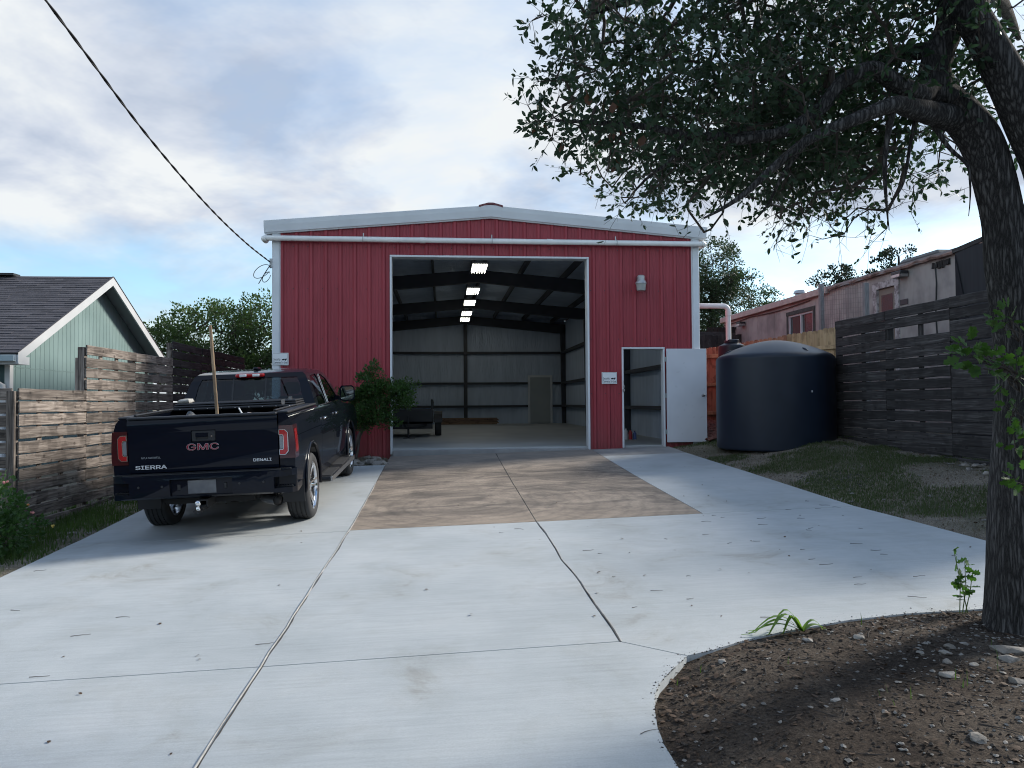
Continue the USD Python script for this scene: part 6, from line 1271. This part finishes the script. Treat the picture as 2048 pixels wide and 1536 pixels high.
def rock_mesh(c, s, r, n=22):
    p = unit(r.normal(0, 1, (n, 3))) * r.uniform(.82, 1.08, (n, 1)); m = trimesh.Trimesh(p).convex_hull if 0 else trimesh.convex.convex_hull(p)
    v = np.array(m.vertices) * np.asarray(s); v[:, 2] = np.maximum(v[:, 2], -.35 * s[2]); return v @ rotz(r.uniform(0, 6.28)).T + np.asarray(c), np.array(m.faces)
STONES = [(3.24, 4.07, (.11, .08, .045), 'largest pale flat stone, beside the foot of the oak trunk'), (3.12, 3.93, (.075, .05, .028), 'second largest stone, just in front of the flat one by the trunk'), (2.86, 4.08, (.045, .03, .02), ''), (2.96, 4.18, (.04, .035, .022), ''), (2.67, 3.80, (.045, .04, .025), ''), (2.96, 3.66, (.055, .045, .03), 'angular pale stone at the right edge of the earth bed'), (2.30, 3.08, (.05, .04, .022), 'pale stone nearest the viewer, low on the earth bed'), (1.95, 3.62, (.03, .022, .015), ''), (2.55, 4.45, (.05, .03, .022), ''), (2.25, 4.50, (.04, .03, .02), ''), (2.78, 3.95, (.035, .03, .018), ''), (3.0, 3.5, (.04, .03, .02), ''), (3.1, 4.25, (.035, .03, .018), ''), (1.62, 4.28, (.035, .028, .018), 'grey stone tucked against the curved kerb'), (2.9, 3.9, (.03, .022, .015), ''), (2.72, 4.1, (.028, .022, .014), '')]
for x, y, s, lab in STONES:
    single('stone', rock_mesh((x, y, gsurf(x, y) + s[2] * .15), s, r), ROCK, lab or 'small pale stone among the pebbles on the earth under the oak', 'stone', group='stones on the earth under the oak', smooth=25)
for k in range(34):
    x, y = r.uniform(-3.3, -1.2), r.uniform(14.9, 16.0); s = r.uniform(.05, .15) * np.array([1.2, 1.0, .65])
    if k < 10: x, y = r.uniform(-2.0, -1.2), r.uniform(14.85, 15.2)
    single('rock', rock_mesh((x, y, gsurf(x, y) + s[2] * .35), s, r), ROCK, 'grey limestone rock in the planting bed under the bush tree', 'rock', group='rocks bordering the bush tree bed', smooth=25)
for k in range(9):
    x, y = r.uniform(7.2, 7.65), r.uniform(8.9, 11.2); s = r.uniform(.03, .07) * np.array([1.3, 1.0, .6]); single('rock', rock_mesh((x, y, gsurf(x, y) + s[2] * .3), s, r), ROCK, 'pale rock at the foot of the dark right fence', 'rock', group='rocks along the foot of the dark fence', smooth=40)
# bent grass clump on the kerb, sapling by the trunk
CLUMP = leaf_mat('bright_grass', (.15, .25, .05), (.26, .36, .09), .4)
gt = thing('grass_clump', 'bent bright green grass clump on the kerb of the earth bed', 'grass')
for k, (dx, dy, b) in enumerate(((-.42, -.03, .07), (-.34, .05, .12), (-.28, -.06, .15), (.16, -.03, .09), (.20, .0, .05), (-.22, .04, .17), (-.36, .0, .10), (-.16, -.04, .13))):
    x0, y0 = 2.33, 4.74; z0 = gsurf(x0, y0); t = np.linspace(0, 1, 9); px_ = x0 + dx * t; py_ = y0 + dy * t; pz_ = z0 + b * np.sin(np.minimum(t * 1.15, 1) * math.pi) * .8 + .02; w = .021 * (1 - t ** 2) + .001
    sd = unit(np.array([-dy, dx, 0.0])); c = np.column_stack([px_, py_, pz_]); V = np.stack([c - sd * w[:, None], c + [0, 0, -.003], c + sd * w[:, None]], 1).reshape(-1, 3); F = []
    for i in range(8):
        for j in range(2): F += [[i * 3 + j, i * 3 + j + 1, i * 3 + 4 + j], [i * 3 + j, i * 3 + 4 + j, i * 3 + 3 + j]]
    part(gt, 'grass_blade', (V, np.array(F)), CLUMP, True)
sp = thing('oak_sapling', 'small leafy sapling sprouting beside the foot of the oak trunk', 'sapling')
st_ = []
for k, (dx, h) in enumerate(((-.02, .44), (.06, .36), (.12, .30), (.03, .24))):
    x0, y0 = 3.56, 4.92; z0 = gsurf(x0, y0); pts = np.array([(x0 + .02 * k, y0, z0), (x0 + dx * .5 + .02, y0, z0 + h * .5), (x0 + dx, y0 + .02, z0 + h)]); part(sp, 'stem', tube(pts, [.004, .003, .002], 5), simple('green_stem_%d' % k, (.10, .14, .04), .7))
    n = 9; t = r.uniform(.3, 1.0, n); c = np.array([np.interp(t, [0, .5, 1], pts[:, j]) for j in range(3)]).T; d = unit(r.normal(0, 1, (n, 3)) * [1, 1, .4] + [-.3, -.3, .1]); part(sp, 'foliage', leaves(c, d, r.uniform(.045, .075, n), r, (LOBED, LOBED_F)), SPROUT_LEAF, kind='stuff')
# ================================================================== things inside the shop
tl = thing('utility_trailer', 'small dark utility trailer parked inside the shop at the left', 'trailer', loc=(-1.05, 21.4, FZ))
DARKP = simple('dark_trailer_paint', (.020, .022, .026), .5)
part(tl, 'front_panel', rbox(-.95, .78, 0, .04, .24, .80, .006), DARKP); part(tl, 'side_panel', rbox(-.95, -.91, .045, 2.6, .45, .78, .006), DARKP); part(tl, 'side_panel', rbox(.74, .78, .045, 2.6, .45, .78, .006), DARKP)
part(tl, 'bed_floor', rbox(-.95, .78, .0, 2.6, .38, .445, .006), DARKP)
mb = MB(); mb.tube([(.76, .1, .79), (.76, .1, 1.06), (.78, 1.0, 1.02), (.78, 1.0, .79)], .025, 8); part(tl, 'hand_rail', mb, DARKP)
for s in (-1.08, .93):
    wp = part(tl, 'wheel', xf(revolve([(.16, -.09), (.30, -.095), (.325, -.06), (.325, .06), (.30, .095), (.16, .09)], 36), [[0, 0, 1, s], [1, 0, 0, 1.1], [0, 1, 0, .325]]), RUBBER, 40)
    part(wp, 'rim', xf(revolve([(0, -.04), (.16, -.06), (.165, .05), (0, .05)], 28), [[0, 0, 1, s], [1, 0, 0, 1.1], [0, 1, 0, .325]]), GALV, 40)
    part(tl, 'fender', extrude_x([(1.1 + .42 * math.cos(a), .40 + .33 * math.sin(a)) for a in np.linspace(0, math.pi, 12)] + [(1.1 + .40 * math.cos(a), .40 + .30 * math.sin(a)) for a in np.linspace(math.pi, 0, 12)], s - .12, s + .12), DARKP)
mb = MB(); mb.add(board((-.6, .02, .36), (.0, -1.0, .36), .07, .06, 5)); mb.add(board((.6, .02, .36), (.05, -1.0, .36), .07, .06, 6)); part(tl, 'drawbar', mb, DARKP)
jk = part(tl, 'jack_stand', tube([(.12, -.55, .0), (.12, -.55, .62)], .03, 10), DARKP); part(jk, 'foot_plate', bx(-.02, .30, -.62, -.48, .0, .012), DARKP); part(jk, 'crank', tube([(.12, -.55, .60), (.24, -.55, .60), (.24, -.60, .60)], .01, 6), DARKP)
lb = thing('lumber_stack', 'low stack of brown boards on the shop floor along the back wall', 'lumber')
for k in range(7):
    for j in range(3 if k < 5 else 1): part(lb, 'board', rbox(-.2 + .05 * ((k * 3) % 4), 2.45 + .04 * ((k * 5) % 3), 33.5 + j * .15, 33.64 + j * .15, FZ + .004 + k * .042, FZ + .042 + k * .042, .004), LUMBER)
for k, (x, hgt, rad_, col, lab) in enumerate(((4.70, .30, .05, (.55, .57, .6), 'white bottle standing inside the small doorway'), (4.82, .26, .05, (.40, .03, .04), 'red bottle standing inside the small doorway'), (4.93, .22, .045, (.08, .12, .3), 'blue bottle standing inside the small doorway'))):
    t = thing('bottle', lab, 'bottle', loc=(x, 18.95, FZ))
    part(t, 'bottle_body', revolve([(0, 0), (rad_, 0), (rad_, hgt * .7), (rad_ * .4, hgt * .85), (rad_ * .4, hgt * .93), (0, hgt * .93)], 24), simple('bottle_colour_%d' % k, col, .35), 40); part(t, 'cap', revolve([(0, hgt * .932), (rad_ * .45, hgt * .932), (rad_ * .45, hgt), (0, hgt)], 20), BLACK_TRIM, 40)

# ================================================================== wood across the street, behind the viewpoint (shows in the truck's glass)
r = np.random.default_rng(91); bl = [((x, y, z), (w, w * .8, h)) for x, y, z, w, h in ((-24, -26, 5, 5, 4.5), (-14, -28, 5.5, 5, 5), (-5, -25, 4.2, 4.5, 4), (4, -29, 5.5, 5.5, 5), (13, -26, 5, 5, 4.6), (23, -28, 6, 6, 5.5), (-34, -24, 5, 6, 5), (33, -24, 5, 6, 5), (-20, -25, 2.5, 20, 2.2), (18, -25, 2.5, 20, 2.2))]
c, d = in_blobs(bl, 9000, r, .6); single('tree_line', leaves(c, d + r.normal(0, .7, c.shape), r.uniform(.5, 1.1, len(c)), r, (LEAF2, LEAF2_F), 1.6), LEAF_B, 'distant line of green trees across the street, mirrored in the truck glass', 'trees', kind='stuff')
